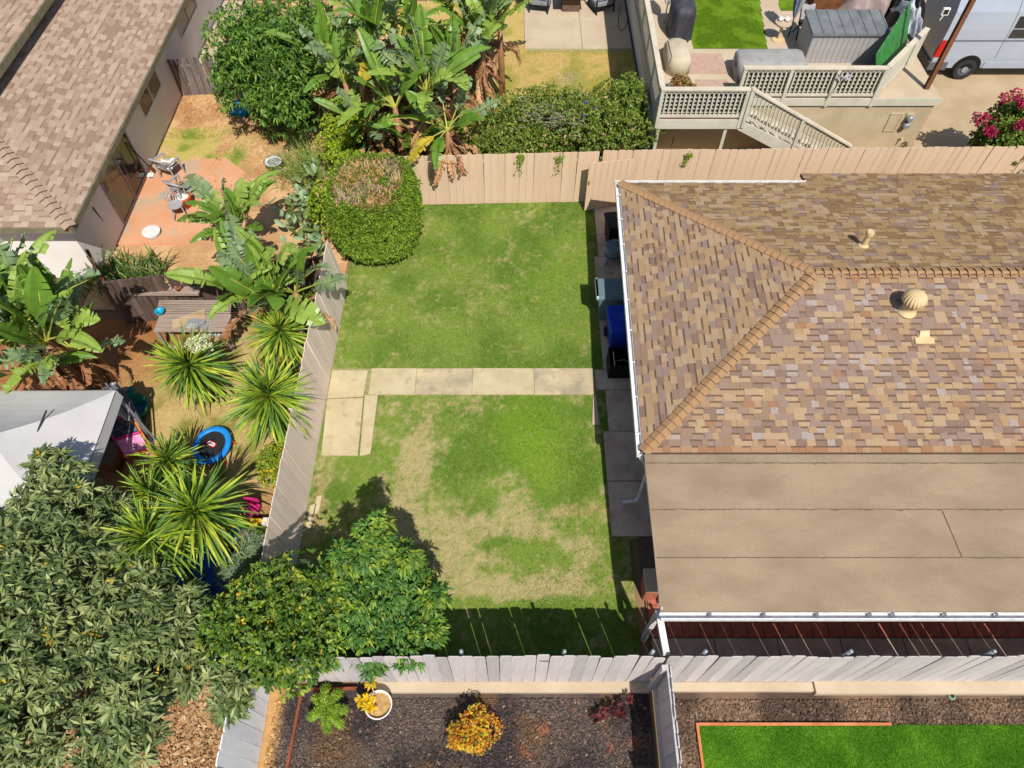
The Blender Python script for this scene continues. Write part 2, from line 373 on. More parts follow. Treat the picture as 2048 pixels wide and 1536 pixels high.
def lawn_dry(x, y):
    d = 0.16 * smooth(0.42, 0.72, fbm(x, y, 0.9)) + 0.32 * smooth(0.52, 0.8, fbm(x + 31, y, 2.3)) + 0.22 * smooth(0.45, 0.8, vnoise(x, y, 9)) + .12 * vnoise(x, y, 21)
    d = d * np.where(y > P(900, 738).y, .6, 1.0)
    wob = 0.10 * (fbm(x, y, 1.7) - .5)
    for (px, py, rx, ry, k) in ((845, 840, .22, .5, .7), (838, 905, .28, .5, 1), (825, 960, .36, .6, 1.1), (812, 1020, .42, .5, 1.1), (800, 1075, .5, .4, .8),
        (905, 1065, .6, .42, 1.0), (985, 1050, .5, .32, .9), (955, 1120, .8, .35, 1.0), (900, 1150, .6, .3, .7), (1040, 1000, .3, .5, .8), (1060, 1055, .45, .4, .9), (1010, 1180, .8, .22, .9), (930, 1185, .6, .2, .7), (1090, 1185, .5, .16, .6),
        (1165, 1130, .42, .5, .95), (1150, 1175, .5, .2, .7), (1110, 1075, .5, .2, .6), (1180, 1020, .6, .16, .85), (1210, 985, .2, .35, .8), (1130, 1020, .5, .14, .6), (1268, 1190, .25, .3, .8), (1180, 1090, .4, .2, .6),
        (990, 585, .55, .4, .85), (940, 610, .4, .25, .6), (1030, 620, .5, .3, .5), (1080, 525, .5, .3, .5), (1000, 520, .5, .25, .4), (900, 510, .3, .8, .4), (870, 450, .5, .5, .5), (1050, 435, .7, .25, .6), (1140, 470, .35, .5, .5), (1130, 690, .5, .3, .5), (1140, 440, .4, .3, .5),
        (760, 730, 1.2, .14, .5), (690, 600, .25, 1.4, .6), (720, 560, .5, .4, .6), (860, 570, .4, .3, .6), (640, 1000, .14, .8, .9), (620, 1060, .2, .6, .9), (780, 820, .3, .3, .35), (730, 880, .6, .2, .4), (680, 960, .5, .25, .3), (1000, 960, .7, .2, .45), (930, 990, .3, .2, .6), (760, 980, .3, .5, .5), (700, 1030, .4, .3, .4), (1080, 850, .5, .15, .4), (950, 810, 1.6, .1, .45), (1130, 850, .6, .12, .4)):
        d = d + k * (.24 if py < 735 else .62) * gauss(x + wob * 5, y - wob * 5, px, py, rx * 1.1, ry * 1.1)
    for (px, py, rx, ry, k) in ((1075, 860, .9, 1.0, .55), (1110, 920, .6, .9, .5), (1180, 960, .35, .7, .35), (930, 940, .5, .6, .4), (960, 985, .7, .2, .4), (1000, 1085, .5, .12, .8), (1090, 1105, .5, .2, .9), (1065, 1100, .3, .2, .5), (900, 690, 1.6, .4, .25), (1120, 650, .6, .8, .3), (950, 470, .9, .5, .2), (740, 900, .7, .15, .6), (700, 985, .4, .5, .35), (1100, 1215, 2.2, .14, .5), (960, 880, .6, .6, .35)):
        d = d - k * gauss(x + wob * 5, y - wob * 5, px, py, rx, ry)
    return np.clip(d, 0, 1)
def lawn_col(x, y):
    d = lawn_dry(x, y)
    g = mixc(G_GREEN, G_DARK, smooth(0.35, 0.7, fbm(x, y + 9, 1.1)))
    lm = np.clip(gauss(x, y, 1065, 870, .9, 1.3) + 0.4 * gauss(x, y, 1090, 560, .8, 1.2), 0, 1) * 0.8
    g = mixc(g, G_LIME, lm)
    st = mixc(G_STRAW, G_DIRT, 0.55 * np.clip(gauss(x, y, 1180, 1020, .7, .2) + gauss(x, y, 640, 1000, .12, .9) + gauss(x, y, 980, 640, .15, .1) + gauss(x, y, 955, 660, .12, .1) + gauss(x, y, 975, 918, .15, .1), 0, 1))
    return mixc(g, st, .92 * smooth(0.12, 1.05, d + 0.45 * (vnoise(x + 3, y, 5) - .5) + 0.6 * (vnoise(x, y, 13) - .5) + .5 * (vnoise(x, y, 27) - .5)))
LX0, LX1, LY0, LY1 = -4.36, 2.02, 2.98, 15.9
YARD = [(-4.36, 2.98), (2.42, 2.98), (2.42, 5.72), (2.06, 5.72), (2.10, 7.2), (2.24, 9.0), (2.24, 12.4), (2.34, 14.4), (2.30, 15.95), (-4.33, 15.75)]
ground_patch('lawn', -4.36, 2.42, 2.98, 15.95, 0.0, 0.05, lawn_col, lawn_m, poly=YARD, relief=0.03)
yd = [p for p in YARD]
# slab outlines of the garden path (world metres); (corners, material)
py0, py1 = P(900, 790).y, P(900, 738).y
sl = [P(x, 760).x for x in (741, 832, 945, 1068, 1187)]
SLABS = [([(P(643, 912).x, P(700, 912).y), (P(716, 912).x, P(716, 912).y), (P(727, 797).x, P(727, 797).y), (-4.32, P(660, 800).y)], 'concrete'),
         ([(P(720, 912).x, P(722, 912).y), (P(741, 910).x, P(741, 908).y), (P(756, 792).x, P(756, 792).y), (P(730, 792).x, P(730, 792).y)], 'concrete'),
         ([(-4.32, P(660, 798).y), (P(727, 794).x, P(727, 794).y), (P(736, 742).x, P(736, 742).y), (-4.31, P(670, 742).y)], 'concrete')]
for i in range(4):
    SLABS.append(([(sl[i] + .005, py0 + rng.uniform(-.01, .01)), (sl[i + 1] - .005, py0), (sl[i + 1] - .005, py1), (sl[i] + .005, py1 + rng.uniform(-.02, .02))], ('concrete', 'concrete_worn', 'concrete', 'concrete_worn')[i]))
SLABS.append(([(1.83, P(1185, 850).y), (2.0, P(1190, 850).y), (1.97, py0 - .012), (1.9, py0 - .012)], 'concrete_cream'))
gp = MB(); gp.box(-4.33, 1.98, py0 - .01, py1 + .01, -0.05, 0.008); path = meta(gp.build('garden_path', mat('path_joint', C(176, 164, 116), C(140, 142, 84), scale=8)), kind='structure')
for pts, m in SLABS:
    mb = MB(); mb.prism(pts, -0.05, 0.026 + rng.uniform(0, .006)); mb.build('slab', M(m), path)
# broken concrete scraps by the fence
for i, (px, py, w, l) in enumerate(((636, 1010, .06, .22), (622, 1035, .07, .3))):
    p = P(px, py); MB().prism([(p.x - w, p.y - l), (p.x + w * .8, p.y - l * .8), (p.x + w, p.y + l), (p.x - w * .7, p.y + l * .9)], -.02, .03).build('slab', M('concrete'), path)
# walkway by the house
wk = MB(); wk.box(2.04, 3.0, 5.72, 15.85, -0.06, -0.03); walk = meta(wk.build('side_walkway', M('path_joint')), kind='structure')
ys = [5.75, 7.02, 8.28, 9.4, 10.0, 11.35, 12.6, 13.75, 14.6, 15.83]
for i in range(len(ys) - 1):
    xl = 2.07 if ys[i] < 8 else (2.2 if ys[i] < 12 else (2.22 if ys[i] < 13.5 else 2.34))
    MB().box(xl if not (9.3 < ys[i] < 9.9) else 1.99, 2.98, ys[i] + .012, ys[i + 1] - .012, -0.04, 0.022 + rng.uniform(0, .006)).build('slab', M('concrete_grey'), walk)
def in_lawn(x, y):
    m = inpoly(x, y, YARD)
    for pts, _ in SLABS:
        cx_, cy_ = sum(p[0] for p in pts) / 4, sum(p[1] for p in pts) / 4
        m &= ~inpoly(x, y, [(cx_ + (p[0] - cx_) * (1 - .05 / max(.06, abs(p[0] - cx_))), cy_ + (p[1] - cy_) * (1 - .03 / max(.05, abs(p[1] - cy_)))) for p in pts])
    return m
meta(blades('grass', 190000, -4.36, 2.42, 2.98, 15.95, -0.004, lawn_col, blade_m, h=(.018, .05), w=.011, mask=in_lawn, jit=.35, straw=.12),
     'short mown grass with straw coloured dry patches covering the fenced yard', 'grass', kind='stuff')
# neighbouring yards
def left_col(x, y):
    base = mixc(a3(176, 118, 74), a3(150, 98, 62), smooth(.35, .65, fbm(x, y, 1.5)))
    dry = np.clip(gauss(x, y, 380, 830, 2.2, 1.6) + gauss(x, y, 470, 690, .9, .9) + gauss(x, y, 500, 900, 1.5, 1.5), 0, 1)
    base = mixc(base, mixc(a3(206, 182, 122), a3(150, 150, 76), smooth(.5, .7, fbm(x, y, 3))), dry * .9)
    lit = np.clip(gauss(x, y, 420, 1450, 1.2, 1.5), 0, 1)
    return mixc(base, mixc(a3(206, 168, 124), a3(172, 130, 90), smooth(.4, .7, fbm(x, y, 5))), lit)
ground_patch('neighbour_yard', -16, -4.47, -6, 11.6, -0.012, 0.09, left_col, soil_m, relief=0.05)
def ul_col(x, y):
    base = mixc(a3(226, 184, 136), a3(204, 158, 112), smooth(.35, .65, fbm(x, y, 1.4)))
    gr = smooth(.42, .62, fbm(x + 3, y, .8)) * np.clip(gauss(x, y, 380, 260, 1.6, 2.2) + gauss(x, y, 430, 330, .9, .7), 0, 1)
    return mixc(base, mixc(a3(200, 182, 104), a3(140, 156, 66), smooth(.4, .65, fbm(x, y, 2.2))), np.clip(gr * 1.6, 0, 1))
ground_patch('patio_yard', -11.0, -4.42, 11.9, 27, -0.012, 0.09, ul_col, soil_m, relief=0.05)
def top_col(x, y):
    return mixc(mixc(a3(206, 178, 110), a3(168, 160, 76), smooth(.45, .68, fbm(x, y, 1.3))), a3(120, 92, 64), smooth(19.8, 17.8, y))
ground_patch('dry_lawn', -4.3, 4.2, 16.1, 27, -0.012, 0.09, top_col, soil_m, relief=0.03)
meta(blades('dry_grass', 26000, -2.6, 4.15, 19.2, 24.0, -.02, top_col, blade_m, h=(.02, .06), w=.014), 'thin sun bleached grass between the leafy hedge and the cream patio', 'grass', kind='stuff')
meta(blades('weedy_grass', 30000, -10.9, -5.6, 15.5, 24.6, -.02, ul_col, blade_m, h=(.03, .14), w=.012, lean=.9,
     mask=lambda x, y: (fbm(x, y, 1.0) > .47) & ((x > -9) | (y > 18.8))), 'patchy weeds and dry grass beside the long tan roofed house', 'grass', kind='stuff')
meta(blades('yard_grass', 16000, -10, -4.6, 5.5, 10, -.02, left_col, blade_m, h=(.02, .07), w=.012, lean=.9, mask=lambda x, y: fbm(x, y, 1.1) > .42), 'thin dry grass round the small round trampoline', 'grass', kind='stuff')
# slabs and floors of the neighbours
def flat(name, pts, z0, z1, m): return meta(MB().prism(pts, z0, z1).build(name, M(m)), kind='structure')
flat('terracotta_patio', [(-10.86, 14.2), (-8.75, 14.2), (-8.2, 15.6), (-7.9, 17.2), (-8.7, 17.9), (-10.86, 17.6)], -.06, .012, 'terracotta_floor')
MB()
cp = meta(MB().box(.55, 4.2, 23.6, 30, -.06, .006).build('cream_patio', M('path_joint')), kind='structure')
for (x0, x1) in ((.45, 2.45), (2.47, 4.19)):
    for (y0, y1) in ((23.75, 27.2), (27.22, 30)): MB().box(x0, x1, y0, y1, -.05, .03).build('slab', M('concrete_cream'), cp)
flat('side_path', [(-11.0, 22.9), (-9.7, 22.6), (-9.6, 27), (-11.0, 27)], -.06, .01, 'concrete_cream')
flat('driveway', [(4.35, 16.1), (40, 16.1), (40, 45), (4.35, 45)], -.06, -.004, 'driveway')
# front beds
def mulch_col(x, y):
    b = mixc(a3(104, 92, 84), a3(76, 68, 68), smooth(.4, .62, fbm(x, y, .8)))
    b = mixc(b, a3(120, 92, 66), smooth(.55, .75, fbm(x + 7, y, 1.2)) * .7)
    red = np.clip(gauss(x, y, 1095, 1460, .2, .12) + gauss(x, y, 1215, 1492, .16, .1) + gauss(x, y, 1270, 1480, .1, .15) + gauss(x, y, 1055, 1500, .13, .1), 0, 1) * smooth(.45, .6, fbm(x, y, 5)) * .45
    b = mixc(b, a3(206, 120, 84), red)
    edge = smooth(-4.05, -4.3, x + .2 * (fbm(x, y, 2) - .5))
    return mixc(b, a3(214, 166, 108), edge * .9)
ground_patch('mulch_bed', -4.46, 2.5, -6, 2.86, -0.012, 0.06, mulch_col, soil_m, relief=0.05)
def mulch_col2(x, y): return mixc(a3(134, 110, 90), a3(94, 78, 68), smooth(.4, .62, fbm(x, y, .9)))
ground_patch('bark_bed', 2.62, 14, -6, 2.86, -0.012, 0.08, mulch_col2, soil_m, relief=0.04)
def chips(name, n, x0, x1, y0, y1, colfn, label, size=(.012, .05), mask=None, cat='mulch', flatn=.35, pal=None):
    x = npr.uniform(x0, x1, n); y = npr.uniform(y0, y1, n)
    if mask is not None: k = mask(x, y); x, y = x[k], y[k]
    n = len(x); a = npr.uniform(0, 2 * math.pi, n); L = npr.uniform(size[0], size[1], n); w = L * npr.uniform(.25, .6, n); z = npr.uniform(0.002, .03, n); tl = npr.uniform(-flatn, flatn, n)
    dx, dy = np.cos(a), np.sin(a)
    c = np.stack([x, y, z], -1); e = np.stack([dx * L, dy * L, tl * L], -1) * .5; q = np.stack([-dy * w, dx * w, npr.uniform(-.5, .5, n) * w], -1) * .5
    v = np.stack([c - e - q, c + e - q, c + e + q, c - e + q], 1).reshape(-1, 3); f = np.arange(4 * n).reshape(-1, 4)
    cl = colfn(x, y).copy(); cl[:, :3] *= npr.uniform(.5, 1.7, (n, 1)); k = npr.random(n)
    cl[k < .025] = a3(176, 148, 116); cl[(k > .025) & (k < .04)] = a3(158, 100, 76)
    if pal is not None:
        i = npr.integers(0, len(pal), n); cl = np.array(pal)[i].copy(); cl[:, :3] *= npr.uniform(.75, 1.25, (n, 1))
    return meta(link(np_mesh(name, v, f, [soil_m], colors=np.repeat(cl, 4, 0)), name), label, cat, kind='stuff')
chips('mulch_chips', 74000, -4.3, 2.46, -.5, 2.62, mulch_col, 'dark shredded mulch spread over the bed with the orange shrub')
chips('bark_chips', 44000, 2.64, 11, .9, 2.6, mulch_col2, 'brown bark chips between the concrete kerb and bright green turf', size=(.02, .06))
chips('leaf_litter', 9000, -8.6, -4.5, -.2, 3.6, left_col, 'fallen tan leaves under the grey green tree beside pale fence', size=(.03, .10), cat='leaf litter',
      pal=[a3(204, 164, 122), a3(178, 134, 94), a3(218, 184, 142), a3(150, 112, 80)])
TURF_A = a3(104, 156, 38, .8); TURF_B = a3(80, 134, 28, .8)
def turf_col(x, y): return mixc(TURF_A, TURF_B, smooth(.4, .65, fbm(x, y, 1.6)))
t0 = P(1396, 1451); t1 = P(2048, 1459)
ground_patch('green_turf', t0.x, 12, -6, t0.y, 0.035, 0.08, turf_col, lawn_m)
meta(blades('turf_grass', 200000, t0.x, 10.6, -.6, t0.y, 0.03, turf_col, blade_m, h=(.015, .035), w=.012, lean=.7), 'dense bright green turf inside orange timber edging', 'turf', kind='stuff')
eg = thing('turf_edging', 'orange timber edging strip along the bright green turf', 'edging', (t0.x, t0.y, 0))
mat('edging', C(214, 140, 92), C(190, 112, 70), scale=4)
MB().box(t0.x - .05, t0.x - .005, -4, t0.y + .03, -.02, .085).build('edging_board', M('edging'), eg)
MB().box(t0.x, P(1780, 1454).x, t0.y - .01, t0.y + .035, -.02, .08).build('edging_board', M('edging'), eg)
be = thing('bed_edging', 'rusty brown strip edging dividing the dark mulch bed', 'edging', P(600, 1400))
mat('rusty', C(150, 82, 58), C(120, 66, 48), scale=6)
MB().beam(P(606, 1378) + Vector((0, 0, .02)), P(574, 1545) + Vector((0, 0, .02)), .05, .1).build('edging_strip', M('rusty'), be)
MB().beam(P(606, 1380) + Vector((0, 0, .02)), P(715, 1378) + Vector((0, 0, .02)), .05, .1).build('edging_strip', M('rusty'), be)
# paving under the patio cover
pv = meta(MB().box(2.62, 13, 2.96, 6.3, -.06, -.006).build('patio_paving', M('tar')), kind='structure')
tile = MB().box(0, .295, 0, .295, 0, .05).mesh('paver', M('paver_red'))
for j in range(3):
    for i in range(33): link(tile, 'paver', pv, (2.66 + i * .31, 3.72 + j * .31, -.03 + rng.uniform(0, .006)))
for i in range(8): MB().box(2.66 + i * 1.2, 2.66 + i * 1.2 + 1.18, 3.22, 3.70, -.05, .012).build('slab', M('concrete_grey'), pv)
# kerbs in front of the pale fence
kb = meta(MB().box(P(755, 1370).x, 2.5, 2.72, 2.9, -.05, .1).build('concrete_kerb', M('concrete_cream')), kind='structure')
k2 = meta(MB().box(2.66, P(1622, 1370).x, 2.74, 2.9, -.05, .09).build('concrete_kerb', M('concrete_cream')), kind='structure')
k3 = meta(MB().box(P(1622, 1370).x + .01, 13, 2.69, 2.9, -.05, .15).build('concrete_kerb', M('concrete_cream')), kind='structure')

# ------------------------------------------------------------------ fences: one object per board
def board_mesh(w, h, t, m, ear=0.03):
    mb = MB(); pts = [(-w / 2, 0), (w / 2, 0), (w / 2, h - ear), (w / 2 - ear, h), (-w / 2 + ear, h), (-w / 2, h - ear)]
    n = 6; v = [(x, -t / 2, z) for x, z in pts] + [(x, t / 2, z) for x, z in pts]
    f = [tuple(range(n)), tuple(range(2 * n - 1, n - 1, -1))] + [(i + n, (i + 1) % n + n, (i + 1) % n, i) for i in range(n)]
    mb.add(v, f); return mb.mesh('board', m)
def fence(name, label, a, b, h, bw, mats, face, z0=0.0, gap=.006, ear=.03, jz=.012, tops=None, posts=None, rails=(.3, 1.45), post_m=None, group=None, rail_m=None, steel_posts=False, lean=.004, tilt=0.0):
    """a,b: 2D ends of the base line; face: +1 if boards are on the left side of a->b"""
    a, b = Vector((a[0], a[1], 0)), Vector((b[0], b[1], 0)); L = (b - a).length; d = (b - a) / L; nrm = Vector((-d.y, d.x, 0)) * face
    ang = math.atan2(d.y, d.x); T = thing(name, label, 'fence', (a.x, a.y, z0), group)
    ms = [board_mesh(bw - gap, h, .018, M(m), ear) for m in mats]
    n = int(L / bw); k = 0
    for i in range(n):
        s = (i + .5) * L / n; p = a + d * s + nrm * .03
        g = jz * rng.uniform(-1, 1) + (tops(s) if tops else 0)
        o = link(rng.choice(ms), 'board', T, (p.x - a.x, p.y - a.y, rng.uniform(0, .006)))
        o.rotation_euler = (tilt + rng.gauss(0, lean), rng.gauss(0, lean), ang + rng.gauss(0, .006)); o.scale = ((L / n) / bw, 1, (h + g) / h)
    for z in rails:
        mb = MB(); so_ = Vector((-d.y, d.x, 0)) * (-math.sin(tilt) * z); mb.beam(a + so_ + Vector((0, 0, z + z0)), b + so_ + Vector((0, 0, z + z0)), .038, .085); mb.build('rail', M(rail_m or mats[0]), T)
    for s in (posts if posts is not None else [i * L / max(1, round(L / 2.4)) for i in range(1, max(1, round(L / 2.4)))]):
        p = a + d * s - nrm * .055
        mb = MB()
        if steel_posts:
            mb.tube([(p.x, p.y, -.05), (p.x, p.y, z0 + h + .01)], .032, 10); mb.lathe([(.036, 0), (.036, .02), (.02, .04)], 10, (p.x, p.y, z0 + h + .0))
        else: so_ = Vector((-d.y, d.x, 0)) * (-math.sin(tilt) * h); mb.beam((p.x, p.y, -.05), (p.x + so_.x, p.y + so_.y, z0 + h - .05), .085, .085)
        mb.build('post', M(post_m or mats[0]), T, smooth=steel_posts)
    return T
mat('galv', C(176, 182, 188), C(150, 156, 162), scale=9, rough=.5, metal=.4)
step = lambda s: (-.05 if (3.1 < s < 4.4) else 0) + .03 * math.sin(s * 1.3)
fence('white_fence', 'pale grey board fence behind the concrete kerb and dark mulch', (-4.4, 2.94), (2.5, 2.94), 1.80, .208, ['fence_grey', 'fence_grey', 'fence_grey_b', 'fence_grey_c'], -1, z0=.1, tops=lambda s: -.07 if s < 2.4 else (.0 if s > 3.0 else -.03), posts=[(P(922, 1311, 1.9).x + 4.4), P(1129, 1306, 1.9).x + 4.4, 1.2, 6.7], steel_posts=True, post_m='galv', rail_m='grey_wood', gap=.0055, lean=.006)
fence('white_fence', 'pale grey board fence beside the patio roof and brown bark bed', (2.56, 2.94), (12.5, 2.94), 1.80, .2, ['fence_grey', 'fence_grey', 'fence_grey_b', 'fence_grey_c'], -1, z0=.1, tops=lambda s: -.05 if 2.4 < s < 3.0 else 0, posts=[P(x, 1308, 1.9).x - 2.56 for x in (1412, 1703, 1990)], steel_posts=True, post_m='galv', rail_m='grey_wood', gap=.006, lean=.005)
fence('white_fence', 'pale grey fence with a top rail dividing the two mulch beds', (2.56, 2.84), (2.5, -4.0), 1.72, .205, ['fence_grey_b', 'fence_grey'], 1, z0=.02, rails=(.35, 1.62), posts=[.05, 2.3], gap=.006)
fence('white_fence', 'pale grey fence between dry leaf litter and dark mulch', (-4.46, 2.8), (-4.40, -4.0), 1.72, .235, ['fence_white', 'fence_white_b'], 1, z0=.02, posts=[1.6, 4], gap=.008, tilt=.05)
fence('tan_fence', 'tan board fence along the far lawn edge below the hedge', (-4.3, 15.80), (2.35, 15.98), 1.68, .195, ['fence_tan', 'fence_tan', 'fence_tan_b'], -1, tops=lambda s: .06 * s / 6.6 - .02, gap=.004, ear=.012, jz=.006, post_m='fence_tan')
fence('tan_fence', 'tan board fence behind the shingled roof and below the deck', (2.45, 16.02), (16.5, 16.1), 1.72, .2, ['fence_tan', 'fence_tan', 'fence_tan_b'], -1, tops=lambda s: .06 * s / 8, gap=.004, ear=.02, jz=.012, post_m='fence_tan')
fence('taupe_fence', 'taupe board fence between the mown lawn and the yucca yard', (-4.40, 3.02), (-4.36, 12.72), 1.62, .205, tilt=-.10, mats=['fence_taupe', 'fence_taupe', 'fence_taupe_b'], face=-1, tops=lambda s: .0, gap=.005, ear=.02, jz=.008)
# open gate leaning out of the tan fence
g0 = P(1168, 424); gt = thing('garden_gate', 'tan board gate standing open against the tan fence', 'gate', (g0.x, g0.y, 0))
ga, gb = Vector((g0.x, g0.y, 0)), Vector((P(1253, 400).x, 15.86, 0)); gd = (gb - ga).normalized(); gL = (gb - ga).length; gn = Vector((-gd.y, gd.x, 0))
gbm = board_mesh(gL / 7 - .004, 1.62, .02, M('fence_tan_b'), .005)
for i in range(7):
    p = ga + gd * (gL * (i + .5) / 7); o = link(gbm, 'board', gt, (p.x - ga.x, p.y - ga.y, .06)); o.rotation_euler = (0, 0, math.atan2(gd.y, gd.x)); o.scale = (1, 1, 1 - .012 * i)
for z in (.3, 1.4): MB().beam(ga + gn * .03 + Vector((0, 0, z)), gb + gn * .03 + Vector((0, 0, z)), .035, .085).build('rail', M('fence_tan'), gt)
MB().beam(ga + gd * .04 - gn * .03 + Vector((0, 0, 1.0)), ga + gd * .04 - gn * .03 + Vector((0, 0, 1.1)), .02, .03).build('latch', M('dark_metal'), gt)
# old fence behind the banana plants
fence('old_fence', 'weathered dark plank fence behind the potting bench', (-9.75, 11.45), (-4.5, 12.3), 1.52, .15, ['old_wood', 'old_wood', 'old_wood_b'], -1, gap=.008, jz=.03, ear=.04, lean=.02)
fence('old_fence', 'short weathered plank fence leaning at the white house corner', (-10.35, 12.55), (-9.6, 11.5), 1.6, .16, ['brown_wood', 'old_wood'], -1, gap=.008, jz=.03, lean=.02, posts=[])
fence('grey_fence', 'grey weathered wood panel beside the tan house and leafy bush', (-11.05, 21.05), (-8.7, 21.3), 1.25, .07, ['grey_wood', 'grey_wood', 'old_wood_b'], -1, gap=.003, jz=.02, ear=.01, lean=.02, rails=(.2, 1.0))
# white beam from the patio roof to the fence
bm = thing('post_beam', 'white beam bridging the patio roof corner and the pale fence', 'beam', (2.5, 3.2, 0))
MB().beam((2.5, 3.72, 1.72), (2.55, 2.98, 1.72), .11, .09).build('beam', M('white_paint'), bm)
MB().beam((2.5, 3.68, 0), (2.5, 3.68, 1.70), .09, .09).build('post', M('white_paint'), bm)
# ------------------------------------------------------------------ roofs
WV = np.array([(0, 0, -.3), (1, 0, -.3), (1, 1, -.3), (0, 1, -.3), (0, 0, 1), (1, 0, 1), (1, 1, .5), (0, 1, .5), (0, .66, .67), (1, .66, .67)], float)
WF = np.array([(4, 5, 9, 8), (8, 9, 6, 7), (0, 1, 5, 4), (1, 2, 6, 5), (3, 0, 4, 7)])
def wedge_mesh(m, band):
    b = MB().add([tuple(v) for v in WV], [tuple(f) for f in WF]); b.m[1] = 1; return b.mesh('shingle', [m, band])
def lay_shingles(O, eu, ev, urange, vmax, expo, pal, w=(.1, .3), v0=0, first=None):
    """list of (origin, eu, ev, n, width, length, thick, material index)"""
    eu, ev = Vector(eu).normalized(), Vector(ev).normalized(); n = eu.cross(ev).normalized()
    if n.z < 0: n = -n
    out = []; k = 0; v = v0
    while v < vmax:
        a, b = urange(v + expo * .5)
        if b - a > .04:
            u = a - rng.uniform(0, .15); thick = rng.random() < .5
            while u < b:
                ww = rng.uniform(*w); u0, u1 = max(u, a), min(u + ww, b)
                if u1 - u0 > .03:
                    mi = rng.choices(range(len(pal)), pal)[0] if not (first is not None and k == 0) else rng.choice(first)
                    th = (.016 if thick else (.007 if rng.random() < .8 else .0095)) + rng.uniform(-.001, .001)
                    if eu.cross(ev).dot(n) > 0: out.append((Vector(O) + eu * u0 + ev * v, eu, ev, n, u1 - u0 - .003, expo + .015, th, mi))
                    else: out.append((Vector(O) + eu * u1 + ev * v, -eu, ev, n, u1 - u0 - .003, expo + .015, th, mi))
                u += ww; thick = not thick if rng.random() < .8 else thick
        v += expo; k += 1
    return out
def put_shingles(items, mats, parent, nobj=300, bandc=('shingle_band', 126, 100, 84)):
    def area(t):
        p = t[0]; x, y = proj(p)
        if not (-20 < x < 2068 and -20 < y < 1556): return 0
        r = p - Vector((0, 0, CAM_H)); return t[4] * t[5] * abs(t[3].dot(r)) / r.length ** 3
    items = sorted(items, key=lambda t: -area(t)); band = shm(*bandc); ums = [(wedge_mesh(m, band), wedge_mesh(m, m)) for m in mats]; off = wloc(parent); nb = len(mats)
    for (p, eu, ev, n, w, l, th, mi) in items[:nobj]:
        R = Matrix((eu, ev, n)).transposed()
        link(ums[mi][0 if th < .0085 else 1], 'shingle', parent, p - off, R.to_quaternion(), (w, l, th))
    vs, fs, ms = [], [], []
    for i, (p, eu, ev, n, w, l, th, mi) in enumerate(items[nobj:]):
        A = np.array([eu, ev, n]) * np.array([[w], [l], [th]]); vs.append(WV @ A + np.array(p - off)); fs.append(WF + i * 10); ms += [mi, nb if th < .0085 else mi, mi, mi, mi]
    if vs:
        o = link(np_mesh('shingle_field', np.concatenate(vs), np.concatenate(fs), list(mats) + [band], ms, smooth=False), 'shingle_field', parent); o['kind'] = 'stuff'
def shm(n, r, g, b, k=.76): return mat(n, C(r, g, b, k), C(r * .84, g * .84, b * .84, k), scale=70, bump=.4, bscale=220, rough=.97, spec=.05)
RM = [shm('shingle_tan', 196, 167, 134), shm('shingle_gold', 188, 157, 121), shm('shingle_brown', 167, 138, 116), shm('shingle_mauve', 168, 143, 129), shm('shingle_dark', 152, 126, 110), shm('shingle_orange', 186, 150, 118), shm('shingle_rust', 176, 132, 100),
      mat('shingle_silver', C(176, 160, 152, .72), C(164, 144, 132, .72), scale=30, bump=.4, bscale=200, rough=.95, col3=C(190, 180, 176, .74), scale3=40, fac3=(.5, .65)), shm('shingle_olive', 182, 152, 108), shm('shingle_umber', 158, 126, 92)]
cap_m = shm('shingle_cap', 190, 150, 110)
ZE, ZR = 2.05, 3.05
A_ = P(1240, 366, ZE); B_ = P(1286, 905, ZE); AP = P(1630, 545, ZR); XE = 14.0
RG = Vector((XE, AP.y, ZR)); BF = Vector((XE, B_.y, ZE)); BK = Vector((XE, A_.y, ZE))
HS = thing('house', 'single storey house with brown shingled hip roof and flat patio cover', 'house', (6, 9, 0))
X0 = B_.x + .5
MB().box(X0, 13.6, 6.9, 13.9, 0, ZE + .02).build('wall', M('stucco_cream'), HS)
rf = MB(); th = Vector((0, 0, -.06))
rf.add([A_, B_, AP, BF, RG, BK, A_ + th, B_ + th, BF + th, BK + th], [(0, 1, 2), (1, 3, 4, 2), (0, 2, 4, 5), (7, 6, 9, 8), (0, 6, 7, 1), (1, 7, 8, 3), (5, 9, 6, 0), (3, 8, 9, 5, 4)])
ROOF = rf.build('roof', M('shingle_brown'), HS)
step_x = P(1603, 350, 1.95).x
def tri_range(E0, E1, apex, ev, eu):
    """u limits of a hip triangle / trapezoid at height v along slope"""
    pass
items = []
# left slope: eave from B_ to A_
eu = (A_ - B_).normalized(); n = (A_ - B_).cross(AP - B_).normalized(); n = n if n.z > 0 else -n
ev = n.cross(eu); ev = ev if ev.z > 0 else -ev
LA = (A_ - B_).length; ua, va = (AP - B_).dot(eu), (AP - B_).dot(ev)
n_left = n
items += lay_shingles(B_, eu, ev, lambda v: (ua * v / va, LA + (ua - LA) * v / va), va, .132, [4, 4, 2.2, 3, .8, .3, 0, 0, 0, 0])
# front slope
eu = Vector((1, 0, 0)); n = (BF - B_).cross(AP - B_).normalized(); n_front = n if n.z > 0 else -n; ev = n_front.cross(eu); ev = ev if ev.z > 0 else -ev
ua2, va2 = (AP - B_).dot(eu), (AP - B_).dot(ev)
items += lay_shingles(B_, eu, ev, lambda v: (ua2 * v / va2, XE - B_.x), va2, .128, [2.4, 2.8, 2.4, 3.0, 1.2, .5, .3, .8, 0, 0], first=[5, 5, 6, 6, 1], w=(.1, .26))
